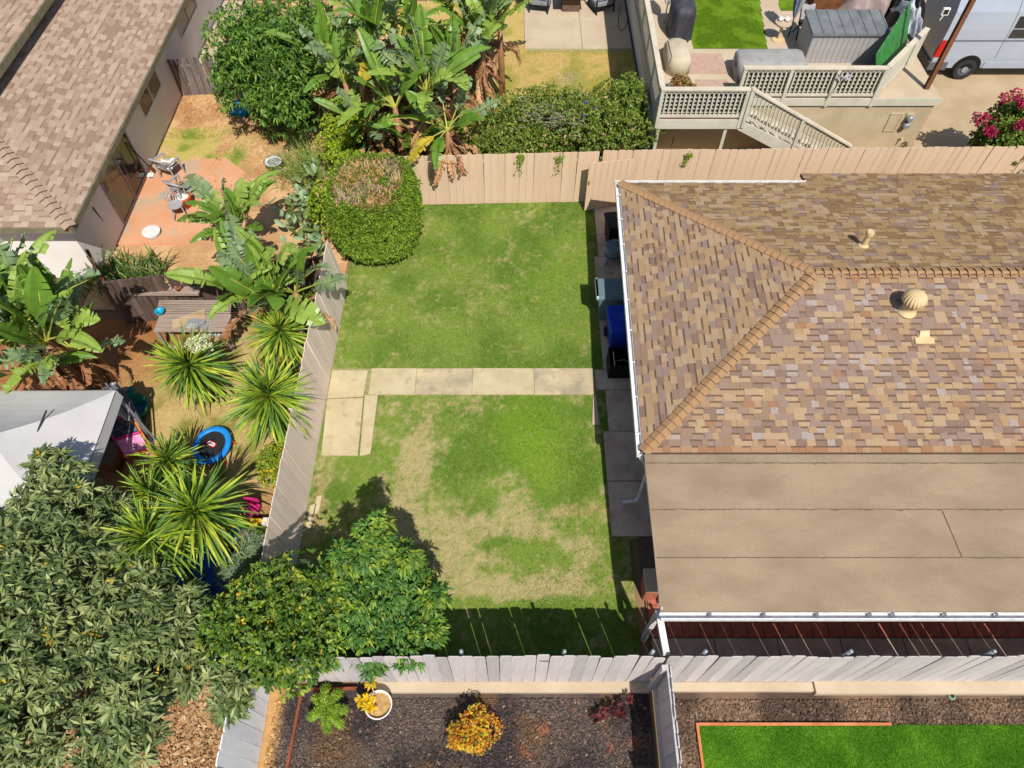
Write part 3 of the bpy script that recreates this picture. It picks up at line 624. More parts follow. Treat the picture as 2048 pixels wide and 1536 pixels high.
# back slope
BKL = Vector((A_.x, A_.y, ZE)); n = (BK - BKL).cross(AP - BKL).normalized(); n_back = n if n.z > 0 else -n; ev = n_back.cross(eu); ev = ev if ev.z > 0 else -ev
ua3, va3 = (AP - BKL).dot(eu), (AP - BKL).dot(ev)
items += lay_shingles(BKL, eu, ev, lambda v: (ua3 * v / va3, XE - BKL.x), va3, .145, [2.2, 1.4, 1.2, .4, .4, 0, 0, 0, 4, 2.6], w=(.12, .32))
# lower extension of the back slope
ex = MB(); e0 = Vector((step_x, BKL.y, ZE - .005)); dv = -ev * .52
ex.add([e0, Vector((XE, BKL.y, ZE - .005)), Vector((XE, BKL.y, ZE - .005)) + dv, e0 + dv] + [q + Vector((0, 0, -.07)) for q in (e0, Vector((XE, BKL.y, ZE)), Vector((XE, BKL.y, ZE)) + dv, e0 + dv)],
       [(0, 1, 2, 3), (7, 6, 5, 4), (0, 3, 7, 4), (3, 2, 6, 7)]); ex.build('roof_extension', M('shingle_brown'), HS)
items += lay_shingles(BKL + dv, eu, ev, lambda v: (step_x - BKL.x, XE - BKL.x), .5, .145, [2.2, 1.4, 1.2, .4, .4, 0, 0, 0, 4, 2.6], w=(.12, .32))
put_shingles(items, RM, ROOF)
def caps(p0, p1, n1, n2, m, parent, step=.16, w=.13):
    d = (p1 - p0); L = d.length; d.normalize(); s1 = n1.cross(d).normalized(); s2 = n2.cross(d).normalized()
    up = (n1 + n2).normalized()
    if s1.z > 0: s1 = -s1
    if s2.z > 0: s2 = -s2
    if s1.dot(s2) > 0: s2 = -s2
    mb = MB(); l = step + .05
    v = []
    for (y, h) in ((0, .048), (l, .010)):
        v += [s1 * w + d * y + up * (h - .002), d * y + up * (h + .012), s2 * w + d * y + up * (h - .002)]
    v += [s1 * w - up * .01, s2 * w - up * .01]
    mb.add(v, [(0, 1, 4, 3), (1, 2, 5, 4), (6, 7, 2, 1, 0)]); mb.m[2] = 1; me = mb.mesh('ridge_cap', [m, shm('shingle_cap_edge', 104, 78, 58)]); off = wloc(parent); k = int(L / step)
    for i in range(k):
        o = link(me, 'ridge_cap', parent, p0 + d * (i * L / k) - off); o.rotation_euler = (rng.gauss(0, .008), rng.gauss(0, .008), rng.gauss(0, .02))
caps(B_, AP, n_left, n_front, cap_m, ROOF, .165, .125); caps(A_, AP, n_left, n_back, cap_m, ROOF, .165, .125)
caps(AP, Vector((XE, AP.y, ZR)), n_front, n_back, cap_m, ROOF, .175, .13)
# roof furniture
def on(px, py, n, p0): return ray_plane(px, py, p0, n)
b = on(1813, 622, n_front, B_); VT = MB()
VT.lathe([(.20, -.02), (.19, .02), (.14, .05), (.13, .2), (.15, .21)], 24, b)
vent = VT.build('turbine_vent', M('vent_tan'), ROOF, smooth=True)
def ball(u, v):
    t = u * 2 * math.pi; ph = v * math.pi * .62 - .15; r = .235 * math.cos(max(-.3, ph - .25)) if ph > 0 else .225
    ph2 = -.35 + v * 1.92; r = .225 * math.cos(ph2) * (1 + .06 * math.cos(20 * t + 7 * v))
    return b + Vector((r * math.cos(t), r * math.sin(t), .36 + .2 * math.sin(ph2)))
VB = MB().grid(ball, 120, 12); VB.build('turbine_head', M('vent_tan'), vent, smooth=True)
b2 = on(1726, 492, n_back, BKL); pipe = MB().lathe([(.15, -.03), (.10, .04), (.06, .06), (.055, .34)], 16, b2).build('vent_pipe', M('vent_tan'), ROOF, smooth=False)
MB().lathe([(.075, .32), (.085, .34), (.085, .42), (.07, .44)], 16, b2).build('pipe_cap', M('vent_tan'), pipe)
b3 = on(1848, 680, n_front, B_); lv = MB()
Rf = Matrix(((1, 0, 0), tuple(n_front.cross(Vector((1, 0, 0)))), tuple(n_front)))
def loc3(x, y, z): return b3 + Vector((1, 0, 0)) * x + Rf[1] * y * (1 if Rf[1].z > 0 else -1) + n_front * z
def lbox(x0, x1, y0, y1, z0, z1): 
    v = [loc3(x, y, z) for z in (z0, z1) for y in (y0, y1) for x in (x0, x1)]
    lv.add(v, [(0, 2, 3, 1), (4, 5, 7, 6), (0, 1, 5, 4), (2, 6, 7, 3), (0, 4, 6, 2), (1, 3, 7, 5)])
lbox(-.19, .19, -.09, .04, 0, .03); lbox(-.12, .12, .04, .16, -.01, .025)
lv.add([loc3(x, y, z) for x, y, z in ((-.11, .02, .02), (.11, .02, .02), (.11, .2, .02), (-.11, .2, .02), (-.09, .16, .1), (.09, .16, .1))], [(0, 1, 5, 4), (1, 2, 5), (0, 4, 3), (4, 5, 2, 3)])
lv.build('box_vent', M('vent_tan'), ROOF)
# gutters
def gutter(name, a, b, out, m, parent, w=.11, h=.09):
    a, b, o = Vector(a), Vector(b), Vector(out).normalized(); z = Vector((0, 0, 1)); mb = MB()
    mb.beam(a + o * .012 - z * h / 2, b + o * .012 - z * h / 2, .006, h, up=(0, 0, 1)); mb.beam(a + o * (w / 2) - z * h, b + o * (w / 2) - z * h, w, .006); mb.beam(a + o * w - z * (h / 2 - .012), b + o * w - z * (h / 2 - .012), .022, h + .02)
    return mb.build(name, M(m), parent)
dz = Vector((0, 0, -.005))
gl = gutter('gutter', B_ + dz - Vector((0, .04, 0)), A_ + dz + Vector((0, .1, 0)), (-1, 0, 0), 'white_metal', HS)
gk = gutter('gutter', A_ + dz + Vector((-.1, .0, 0)), Vector((step_x, A_.y, ZE)) + dz, (0, 1, 0), 'white_metal', HS, w=.07)
mb = MB(); q = B_ + Vector((-.11, -.05, -.1)); mb.box(q.x, q.x + .12, q.y, q.y + .012, q.z, q.z + .1); mb.build('gutter_end', M('white_metal'), HS)
ds = MB(); q = B_ + Vector((-.03, -.06, -.1)); ds.tube([q, q + Vector((.12, -.02, -.2)), q + Vector((.2, -.02, -.3)), q + Vector((.2, -.02, -1.75)), q + Vector((.14, -.04, -1.84)), q + Vector((-.12, -.05, -1.86))], .04, 8); ds.build('downspout', M('white_metal'), HS)
for i in range(9):
    t = (i + .5) / 9; p = B_.lerp(A_, t); MB().box(p.x - .11, p.x, p.y - .012, p.y + .012, p.z - .02, p.z - .008).build('gutter_bracket', M('white_metal'), HS)
# flat patio roof
ZP0, ZP1 = 2.12, 1.95
c0, c1 = P(1291, 915, ZP0), P(1322, 1222, ZP1); XR = 12.4
pr = MB(); u = Vector((0, 0, -.1))
pr.add([(c0.x, c0.y + .05, ZP0 + .01), (XR, c0.y + .05, ZP0 + .01), (XR, c1.y, ZP1), (c1.x, c1.y, ZP1)] + [(c0.x, c0.y + .05, ZP0 - .09), (XR, c0.y + .05, ZP0 - .09), (XR, c1.y, ZP1 - .1), (c1.x, c1.y, ZP1 - .1)],
       [(3, 2, 1, 0), (4, 5, 6, 7), (0, 4, 7, 3), (3, 7, 6, 2), (2, 6, 5, 1), (0, 1, 5, 4)])
PRF = pr.build('patio_roof', M('white_paint'), HS)
ysx = [c1.y - .012, P(1500, 1116, 2.01).y, P(1500, 1020, 2.06).y, P(1500, 928, 2.11).y, c0.y + .06]
def zpl(y): return ZP1 + (ZP0 + .01 - ZP1) * (y - c1.y) / (c0.y + .05 - c1.y)
for i in range(4):
    ya, yb = ysx[i], ysx[i + 1] + (.08 if i < 3 else 0); nx = 60; mb = MB(); lift = .006 + .006 * (i)
    vs = []
    for j in range(nx + 1):
        x = c1.x - .012 + (XR - c1.x) * j / nx; jy = (rng.uniform(-.012, .012) if i else 0)
        vs += [(x, ya + jy, zpl(ya) + lift + .0), (x, yb, zpl(yb) + .004), (x, ya + jy, zpl(ya) + .001)]
    mb.add(vs, [(3 * j, 3 * j + 3, 3 * j + 4, 3 * j + 1) for j in range(nx)] + [(3 * j + 2, 3 * j + 5, 3 * j + 3, 3 * j) for j in range(nx)])
    mb.build('roofing_sheet', M('roll_roof'), PRF)
    if i:
        tb = MB(); nn_ = 160
        for j in range(nn_ + 1):
            x = c1.x + .02 + (XR - c1.x - .04) * j / nn_; y = ya + rng.uniform(-.004, .004); w = .004 + .012 * max(0, rng.gauss(0, .6)) ** 2
            tb.v += [(x, y - w, zpl(ya) + .012), (x, y + .006, zpl(ya) + .012 + lift)]
        tb.f = [(2 * j, 2 * j + 2, 2 * j + 3, 2 * j + 1) for j in range(nn_)]; tb.m = [0] * nn_
        o = tb.build('tar_seam', M('tar'), PRF); o['kind'] = 'stuff'
tb = MB(); tb.beam(P(1885, 1022, 2.075), P(1925, 1116, 2.025), .012, .004); tb.build('tar_seam', M('tar'), PRF)
pg = gutter('gutter', (c1.x - .02, c1.y - .01, ZP1 - .0), (XR, c1.y - .01, ZP1 - .0), (0, -1, 0), 'white_metal', HS, w=.125)
for x in (1420, 1528, 1634, 1740, 1786, 1890, 1993):
    p = P(x, 1228, ZP1); MB().box(p.x - .025, p.x + .025, c1.y - .125, c1.y - .01, ZP1 - .012, ZP1 + .004).build('gutter_bracket', M('steel'), HS)
for x in (2.9, 5.6, 8.6, 11.4): MB().beam((x, c1.y + .75, 0), (x, c1.y + .75, ZP1 - .08), .1, .1).build('post', M('white_paint'), HS)
MB().box(c0.x + .0, c0.x + .02, c1.y + .02, c0.y, 1.9, 1.96).build('fascia', M('white_paint'), HS)
MB().box(3.0, 12, 6.3, 6.9, 0, 2.0).build('wall', M('stucco_cream'), HS)

# ------------------------------------------------------------------ neighbour's long house
NH = thing('house', 'long low house with pale tan shingled roof and white walls', 'house', (-11, 16, 0))
LM = [shm('shingle_sand', 198, 172, 150), shm('shingle_sand_b', 186, 160, 138), shm('shingle_sand_c', 172, 145, 125), shm('shingle_sand_d', 206, 182, 160)]
ZN = 2.3; CN = P(141, 455, ZN); NX = CN.x; s = .33
E_top = Vector((NX - .3, 30, ZN)); a = 6.0
HA = CN + Vector((-a, a, a * s)); LB = Vector((-24, CN.y, ZN))
n_r = Vector((s, 0, 1)).normalized(); n_f = Vector((0, -s, 1)).normalized()
mb = MB(); t_ = Vector((0, 0, -.12)); rt = Vector((HA.x, 30, HA.z)); ll = Vector((-24, HA.y, HA.z))
mb.add([CN, Vector((NX, 30, ZN)), rt, HA, LB, ll, CN + t_, Vector((NX, 30, ZN)) + t_, LB + t_, rt + Vector((-6, 0, 0))], [(0, 1, 2, 3), (4, 0, 3, 5), (0, 6, 7, 1), (4, 8, 6, 0), (6, 8, 9, 7), (3, 2, 9, 5)])
NR = mb.build('roof', M('shingle_sand_b'), NH)
its = lay_shingles(CN, (0, 1, 0), Vector((-1, 0, s)), lambda v: (v / math.hypot(1, s), 13.5), 5.2, .15, [4, 3, 2, 1.5], w=(.14, .3))
its += lay_shingles(CN + Vector((-5, 0, 0)), (1, 0, 0), Vector((0, 1, s)), lambda v: (0, 5 - v / math.hypot(1, s)), 3.2, .15, [4, 3, 2, 1.5], w=(.14, .3))
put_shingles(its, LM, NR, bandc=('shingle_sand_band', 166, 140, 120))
caps(CN, CN + Vector((-3.4, 3.4, 3.4 * s)), n_r, n_f, LM[0], NR, .2, .15)
wx, wy = P(235, 485).x, CN.y + .55
MB().box(-24, wx, wy, 30, 0, ZN + .15).build('wall', M('stucco_white'), NH)
mat('fascia_olive', C(140, 132, 104), C(120, 112, 88), scale=4)
MB().box(-24, NX, CN.y - .03, CN.y - .005, ZN - .16, ZN - .005).build('fascia', M('fascia_olive'), NH)
MB().box(NX + .005, NX + .03, CN.y, 30, ZN - .16, ZN - .005).build('fascia', M('fascia_olive'), NH)
# upper roof
ux = P(40, 70, 3.7).x
mb = MB(); mb.add([(ux, 14.5, 3.7), (ux, 32, 3.7), (-22, 32, 6.4), (-22, 14.5, 6.4), (ux, 14.5, 3.55), (ux, 32, 3.55), (-22, 32, 6.25), (-22, 14.5, 6.25)], [(0, 1, 2, 3), (4, 7, 6, 5), (0, 4, 5, 1), (3, 7, 4, 0)])
UR = mb.build('upper_roof', M('shingle_sand_b'), NH)
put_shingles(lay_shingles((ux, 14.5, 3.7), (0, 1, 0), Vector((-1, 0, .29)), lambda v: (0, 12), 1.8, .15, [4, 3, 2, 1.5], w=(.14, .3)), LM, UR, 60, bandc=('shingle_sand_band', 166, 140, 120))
MB().box(ux, ux + .03, 14.5, 32, 3.5, 3.7).build('fascia', M('fascia_olive'), NH)
MB().box(-21, ux - .5, 15, 32, 2.4, 3.75).build('wall', M('stucco_white'), NH)
# windows on the +X wall: (pixel of lower edge, width)
def opening(name, y0, y1, z0, z1, frame_m, panes):
    W_ = MB(); x = wx; f = .05
    W_.box(x, x + .035, y0, y1, z0, z0 + f); W_.box(x, x + .035, y0, y1, z1 - f, z1); W_.box(x, x + .035, y0, y0 + f, z0 + f, z1 - f); W_.box(x, x + .035, y1 - f, y1, z0 + f, z1 - f)
    ym = (y0 + y1) / 2; W_.box(x, x + .03, ym - .025, ym + .025, z0 + f, z1 - f)
    o = W_.build(name, M(frame_m), NH)
    for (a, b, m) in ((y0 + f, ym - .025, panes[0]), (ym + .025, y1 - f, panes[1])): MB().box(x - .02, x + .012, a, b, z0 + f, z1 - f).build('pane', M(m), o)
mat('frame_mauve', C(190, 165, 155), C(170, 148, 138), scale=4)
d0, d1 = P(243, 448), P(281, 355)
opening('sliding_door', P(242, 452).y, P(283, 350).y, .05, 2.0, 'frame_mauve', ('glass_tan', 'glass_dark'))
opening('window', 18.35, 20.1, 1.0, 1.95, 'white_paint', ('glass_dark', 'glass_tan'))
opening('window', 22.6, 24.6, 1.05, 1.95, 'white_paint', ('glass_dark', 'glass_tan'))
# ------------------------------------------------------------------ plants
def paddle_mesh(name, lp, lb, wmax, e0, bend, mats, seed, torn=.5, fold=.35, strips=11):
    r = random.Random(seed); mb = MB(); N = 22; L = lp + lb
    pts = []; x = z = 0.0; e = e0
    for i in range(N + 1):
        pts.append((Vector((x, 0, z)), e)); ds = L / N; x += ds * math.cos(e); z += ds * math.sin(e)
        e -= bend * (0.4 + 1.2 * i / N) / N
    def at(t):
        q = t * N; i = min(int(q), N - 1); f = q - i; a, b = pts[i], pts[i + 1]
        return a[0].lerp(b[0], f), a[1] + (b[1] - a[1]) * f
    mb.tube([at(t)[0] for t in (0, .25 * lp / L * 4 * .5, lp / L, (lp + lb * .5) / L, .97)], [.028, .022, .016, .01, .004], 5, m=1)
    for sgn in (-1, 1):
        t = 0.0; dr = 0
        while t < .999:
            dt = 1 / strips * r.uniform(.6, 1.5); t1 = min(1, t + dt)
            if r.random() < torn: dr = r.uniform(-.5, .45); gap = r.uniform(.06, .3)
            else: gap = 0.0
            vs = []
            for k, tt in enumerate((t, t1)):
                p, ee = at((lp + lb * min(tt, .999)) / L); w = wmax * max(0.02, math.sin(math.pi * min(1, (tt * .97 + .015)) ** .85)) ** .62
                up = Vector((-math.sin(ee), 0, math.cos(ee))); al = Vector((math.cos(ee), 0, math.sin(ee)))
                lat = Vector((0, sgn, 0)); g = (gap * wmax if k == 0 else 0)
                f0 = fold + dr * .6
                vs += [p, p + lat * w * .55 * math.cos(f0) + up * w * .55 * math.sin(f0) + al * (.02 + g * .5), p + lat * w * (.55 * math.cos(f0) + .45 * math.cos(fold - .7 + dr)) + up * w * (.55 * math.sin(f0) + .45 * math.sin(fold - .7 + dr)) + al * (.06 * w + g)]
            mb.add(vs, [(0, 1, 4, 3), (1, 2, 5, 4)] if sgn > 0 else [(0, 3, 4, 1), (1, 4, 5, 2)], 0); t = t1
    return mb.mesh(name, mats, smooth=False)
PADS = []
for i in range(10):
    mm = ('lf_paddle_a', 'lf_paddle_b', 'lf_paddle_c')[i % 3]
    PADS.append(paddle_mesh('leaf', .5 + .1 * (i % 3), .95 + .1 * (i % 4), .21 + .03 * (i % 3), math.radians(80), math.radians((20, 40, 65, 15, 85)[i % 5]), [M(mm), M('lf_midrib')], i, torn=(.3, .65, .9)[i % 3], fold=(.45, .25, .8, .55)[i % 4]))
PAD_Y = paddle_mesh('leaf', .5, 1.2, .26, math.radians(60), math.radians(70), [M('lf_paddle_y'), M('lf_midrib')], 77, torn=.8)
PAD_O = paddle_mesh('leaf', .5, 1.3, .26, math.radians(75), math.radians(60), [mat('lf_wither', C(232, 176, 96), C(190, 96, 70), scale=3, trans=.2), M('lf_midrib')], 79, torn=.7, fold=.2)
DEAD = [paddle_mesh('dead_leaf', .3, .95, .15, math.radians(-15), math.radians(75), [M(('lf_dead', 'lf_dead_b')[i % 2]), M('lf_dead_b')], 90 + i, torn=1, fold=.9, strips=9) for i in range(4)]
def paddles(name, label, heads, group=None, seed=0, dead=6, big=1.15, more=1.7):
    """heads: (px,py,z,nleaves,scale,tilt(min,max deg),extra meshes)"""
    r = random.Random(seed); p0 = P(*heads[0][:3]); T = thing(name, label, 'plant', (p0.x, p0.y, 0), group)
    for h in heads:
        px, py, z, nl, sc, tl = h[:6]; nl = int(nl * more); sc *= big; ext = h[6] if len(h) > 6 else []; c = P(px, py, z); off = c - Vector((p0.x, p0.y, 0))
        base = Vector((c.x + r.uniform(-.1, .1), c.y + r.uniform(-.1, .1), -.03))
        MB().tube([base, base.lerp(c, .5), c], [.11, .10, .07], 8).build('stem', M('lf_dead_b'), T, smooth=True)
        a0 = r.uniform(0, 6.28)
        for i in range(nl):
            az = a0 + i * 2.399 + r.uniform(-.25, .25); ti = math.radians(tl[0] + .78 * (tl[1] - tl[0]) * (i + .5) / nl + r.uniform(-6, 6))
            q = Quaternion((0, 0, 1), az) @ Quaternion((0, 1, 0), ti) @ Quaternion((1, 0, 0), r.uniform(-.5, .5))
            me = ext[i - (nl - len(ext))] if i >= nl - len(ext) else r.choice(PADS)
            s = sc * r.uniform(.85, 1.12); link(me, 'leaf', T, off + Vector((0, 0, -.08 + .012 * i)), q, (s, s * r.uniform(.85, 1.1), s))
        for i in range(int(dead)):
            q = Quaternion((0, 0, 1), r.uniform(0, 6.28)) @ Quaternion((0, 1, 0), r.uniform(-.1, .5)) @ Quaternion((1, 0, 0), r.uniform(-.8, .8)); s = sc * r.uniform(.6, 1)
            link(r.choice(DEAD), 'dead_leaf', T, off + Vector((0, 0, -.15 - .5 * r.random())), q, (s, s, s))
    return T
BP = 'bird_of_paradise'
paddles(BP, 'tall bird of paradise with one withered orange leaf', [(745, 120, 2.7, 9, .95, (-18, 42), [PAD_Y, PAD_O]), (790, 215, 2.4, 7, .95, (0, 60)), (800, 90, 2.9, 9, 1.0, (-20, 50)), (745, 60, 2.6, 7, .9, (-15, 45))], seed=1, dead=13)
paddles(BP, 'bird of paradise leaning over the glossy dark green bush', [(690, 165, 2.4, 9, .9, (-15, 60)), (655, 130, 2.5, 7, .85, (-15, 60)), (735, 250, 1.5, 7, .8, (0, 70))], seed=2, dead=16)
paddles(BP, 'bird of paradise beside the hedge with brown dead leaves hanging on tan fence', [(895, 262, 2.15, 8, .85, (10, 80), [PAD_Y, DEAD[0]]), (855, 190, 2.7, 9, 1.0, (-15, 60)), (905, 160, 2.6, 8, .95, (-10, 60)), (825, 290, 1.5, 6, .75, (10, 70))], seed=3, dead=17)
paddles(BP, 'bird of paradise spreading beside the cream patio', [(965, 95, 2.4, 10, 1.0, (-20, 62), [PAD_Y]), (930, 50, 2.6, 8, 1.0, (-15, 45)), (1000, 55, 2.4, 8, .95, (-15, 65))], seed=4, dead=14)
paddles(BP, 'huge bird of paradise clump overhanging the white canopy tent', [(95, 690, 2.2, 12, 1.0, (-22, 70), [DEAD[0], DEAD[1]]), (40, 680, 2.3, 9, .95, (-20, 50)), (135, 640, 2.2, 8, .85, (-20, 55)), (60, 745, 1.6, 7, .9, (10, 80)), (60, 620, 2.3, 7, .9, (-20, 50)), (15, 640, 2.3, 7, .9, (-20, 50)), (150, 700, 1.7, 6, .8, (0, 75))], seed=5, dead=2)
paddles(BP, 'bird of paradise growing beside the potting bench and old fence', [(548, 605, 1.9, 11, .9, (-18, 55)), (490, 590, 1.8, 6, .85, (-15, 55)), (590, 585, 1.7, 5, .8, (-15, 50))], seed=6, dead=6)
paddles(BP, 'young bird of paradise beside the terracotta patio', [(478, 470, 1.4, 12, .85, (-20, 62))], seed=7, dead=4)

# yuccas
def strap_mesh(L, w, m, arch=.18, name='leaf', segs=4, fold=.3, keel=0):
    mb = MB(); vs = []
    for i in range(segs + 1):
        t = i / segs; ww = w * (1 - t) ** .55 * (.55 + .9 * min(1, t * 3) * .5) if i < segs else .002
        z = L * (.10 * math.sin(t * 2.2) - arch * t * t); x = L * t
        vs += [(x, -ww / 2, z + ww * fold), (x, 0, z), (x, ww / 2, z + ww * fold)]
    fs = []
    for i in range(segs):
        a = 3 * i; fs += [(a, a + 1, a + 4, a + 3), (a + 1, a + 2, a + 5, a + 4)]
    return mb.add(vs, fs).mesh(name, m)
YM = [strap_mesh(.98, .078, M(m), ar) for m in ('lf_yucca_a', 'lf_yucca_b', 'lf_yucca_c', 'lf_yucca_d') for ar in (.05, .16, .3)]
YD = [strap_mesh(.6, .035, M('lf_dead'), .25), strap_mesh(.5, .03, M('lf_twig'), .2)]
def yucca(label, heads, seed, flowers=None):
    r = random.Random(seed); p0 = P(*heads[0][:3]); T = thing('yucca', label, 'yucca', (p0.x, p0.y, 0))
    for (px, py, z, n, sc) in heads:
        c = P(px, py, z); la_ = r.uniform(0, 6.28); qh = Quaternion((math.cos(la_), math.sin(la_), 0), r.uniform(.15, .4)); off = c - Vector((p0.x, p0.y, 0)); bs = Vector((p0.x + (c.x - p0.x) * .3, p0.y + (c.y - p0.y) * .3, -.04))
        MB().tube([bs, bs.lerp(c, .5), c], [.1, .085, .06], 8).build('stem', M('bark'), T, smooth=True)
        for i in range(n):
            f = (i + .5) / n; el = math.radians(82 - 125 * f ** .85); az = i * 2.39996 + r.uniform(-.2, .2)
            q = qh @ Quaternion((0, 0, 1), az) @ Quaternion((0, 1, 0), -el + r.uniform(-.16, .16)) @ Quaternion((1, 0, 0), r.uniform(-.4, .4))
            k = r.choices(range(4), [3, 3, 1.5, 2])[0] * 3 + (0 if f < .4 else (1 if f < .75 else 2)); s = sc * r.uniform(.68, 1.14) * (.8 + .25 * f)
            link(YM[k], 'leaf', T, off + Vector((0, 0, .12 * (1 - f) - .1 * f)), q, (s, s * 1.05, s))
        for i in range(9):
            q = Quaternion((0, 0, 1), r.uniform(0, 6.28)) @ Quaternion((0, 1, 0), r.uniform(-1.3, .2)); link(r.choice(YD), 'leaf', T, off, q, (sc * .7,) * 3)
    if flowers:
        px, py, z, rad, n = flowers; c = P(px, py, z); h = P(*heads[0][:3]); MB().tube([h, c], .015, 5).build('flower_stalk', M('lf_fern'), T)
        p, ax, _ = crown_pts(c, (rad, rad, rad * .8), n, lumps=7, lr=.5)
        soup_obj('flower_cluster', [rosettes(p, ax, 4, .045, .035, [M('lf_white'), M('lf_var')], [4, 1])], [M('lf_white'), M('lf_var')], T)
    return T
yucca('spiky yucca with deep green leaves beside the taupe fence', [(562, 668, 1.25, 230, .95)], 1)
yucca('spiky yucca with a cluster of white flowers', [(383, 735, 1.3, 240, 1.08)], 2, (395, 690, 1.75, .28, 300))
yucca('large spiky yucca touching the taupe fence, yellow green leaves', [(537, 798, 1.7, 250, 1.12)], 3)
yucca('spreading spiky yucca with faded flowers below the round trampoline', [(393, 1030, 2.0, 210, 1.15)], 4, (365, 1000, 2.15, .22, 120))
yucca('spiky yucca between the pink toy rack and trampoline', [(338, 925, 1.2, 140, .82), (305, 990, 1.6, 100, .85)], 8)
yucca('spiky yucca rising among the grey green tree leaves', [(302, 1085, 2.1, 200, 1.05)], 9)

# trees
def tree(name, label, cat, base, c, rad, n, per, L, Wd, mats, wts, seed, lumps=16, lr=.42, trunk_r=.09, bark='bark', extra=None, spread=(.15, .9), droop=.25, inner=.25, group=None, fold=.22, axup=0.0):
    T = thing(name, label, cat, (base[0], base[1], 0), group)
    p, ax, k = crown_pts(c, rad, n, lumps, lr, inner=inner, seed=seed)
    p = p[p[:, 2] > .08]; ax = ax[:len(p)] if False else ax[-len(p):]
    if axup: ax = unit(ax * (1 - axup) + np.array([0, 0, 1.0]) * axup)
    tg = [p[i] * .75 + np.array(c) * .25 for i in np.random.default_rng(seed).integers(0, len(p), 9)]
    trunk_limbs(T, (base[0], base[1], -.05), tg, trunk_r, M(bark))
    so_ = [rosettes(p, ax, per, L, Wd, mats, wts, spread, droop, fold)]
    if extra: so_ += extra
    soup_obj('crown', so_, [M(m) if isinstance(m, str) else m for m in mats], T, kind='stuff'); return T
def ms(*a): return [M(x) for x in a]
LQ = ms('lf_loquat_a', 'lf_loquat_b', 'lf_loquat_c', 'lf_yellow')
tree('loquat_tree', 'broad tree with long grey green leaves shading the canopy tent', 'tree', (-6.9, 3.0), (-8.35, 2.95, 2.35), (2.75, 2.95, 1.7), 4300, 10, .175, .042, LQ, [6, 4, 3, .12], 21, lumps=46, lr=.28, trunk_r=.14, droop=.2, axup=.5, spread=(.45, 1.0))
so5 = []
for (px, py, z, s_) in ((375, 1240, 2.0, .6), (425, 1330, 1.9, .5), (310, 1330, 2.2, .9), (465, 1390, 1.7, .3), (270, 1210, 2.2, .75), (110, 960, 2.6, .65), (205, 1010, 2.0, .35), (200, 1100, 2.2, .6), (250, 1430, 2.1, .7)):
    p, ax, k = crown_pts(P(px, py, z), (s_ * 1.2, s_ * 1.2, s_ * .8), int(430 * s_ * s_ + 90), 9, .42); so5.append(rosettes(p, unit(ax + np.array([0, 0, .9])), 10, .19, .045, LQ, [6, 4, 3, .12], droop=.2, spread=(.45, 1.0)))
soup_obj('crown', so5, LQ, bpy.data.objects['loquat_tree'])
CT = ms('lf_citrus_a', 'lf_citrus_b', 'lf_citrus_c', 'lf_yellow')
tree('citrus_tree', 'round citrus tree with glossy yellow green leaves in the fence corner', 'tree', (-3.85, 3.6), (-3.85, 3.5, 1.9), (1.2, 1.25, 1.1), 2300, 7, .105, .045, CT, [5, 4, 2, .08], 22, lumps=22, lr=.4, trunk_r=.06)
PE = ms('lf_peach_a', 'lf_peach_b', 'lf_peach_c')
PT = tree('peach_tree', 'bushy tree with narrow bright green leaves casting shade on lawn', 'tree', (-1.95, 3.75), (-2.22, 3.95, 1.55), (1.02, 1.15, 1.1), 1700, 8, .15, .04, PE, [5, 4, 2], 23, lumps=17, lr=.38, trunk_r=.05, droop=.5)
so4 = []
for (px, py, z, s_) in ((742, 1075, 2.75, .3), (690, 1120, 2.5, .28), (815, 1105, 2.4, .3), (870, 1200, 1.9, .26), (735, 1110, 2.6, .4), (850, 1270, 1.5, .25), (700, 1225, 1.9, .45), (675, 1180, 2.0, .35), (665, 1290, 1.6, .4)):
    p, ax, k = crown_pts(P(px, py, z), (s_, s_, s_ * 1.5), 130, 6, .5); so4.append(rosettes(p, unit(ax + np.array([0, 0, .6])), 8, .15, .04, PE, [4, 2, 4], droop=.5))
soup_obj('crown', so4, PE, PT)
BU = ms('lf_bush_a', 'lf_bush_b', 'lf_bush_c', 'lf_yellow')
tree('leafy_shrub', 'large glossy leafed shrub beside the grey wood panel', 'shrub', (-6.6, 19.6), (-6.7, 20.3, 2.0), (2.2, 3.9, 2.1), 5200, 8, .17, .052, BU, [5, 4, 3, .06], 24, lumps=34, lr=.34, trunk_r=.1)
HG = ms('lf_hedge_a', 'lf_hedge_b', 'lf_hedge_c', 'lf_twig')
T = tree('leafy_hedge', 'ragged green hedge with blue flowers behind the tan fence', 'hedge', (1.2, 17.4), (1.2, 17.65, 1.05), (3.6, 1.75, 1.3), 8000, 6, .085, .036, HG, [4, 4, 3, .25], 25, lumps=46, lr=.3, trunk_r=.05)
p, ax, k = crown_pts(P(1240, 215, 1.4), (.9, 1.1, .95), 2000, 14, .42, seed=26)
soup_obj('crown', [rosettes(p, ax, 6, .09, .04, HG, [4, 4, 3, .1])], HG, T)
def twigs(T, pts, m, n=60, L=.35, r=.006):
    mb = MB()
    for c, rad in pts:
        for i in range(n):
            a = Vector(c) + Vector((rng.gauss(0, 1) * rad[0], rng.gauss(0, 1) * rad[1], rng.gauss(0, 1) * rad[2])); d = Vector((rng.gauss(0, 1), rng.gauss(0, 1), rng.gauss(0, .6))).normalized() * L * rng.uniform(.4, 1)
            mb.tube([a, a + d * .5 + Vector((0, 0, .03)), a + d], [r, r * .8, r * .4], 3, cap=False)
    o = mb.build('bare_twigs', M(m), T); o['kind'] = 'stuff'
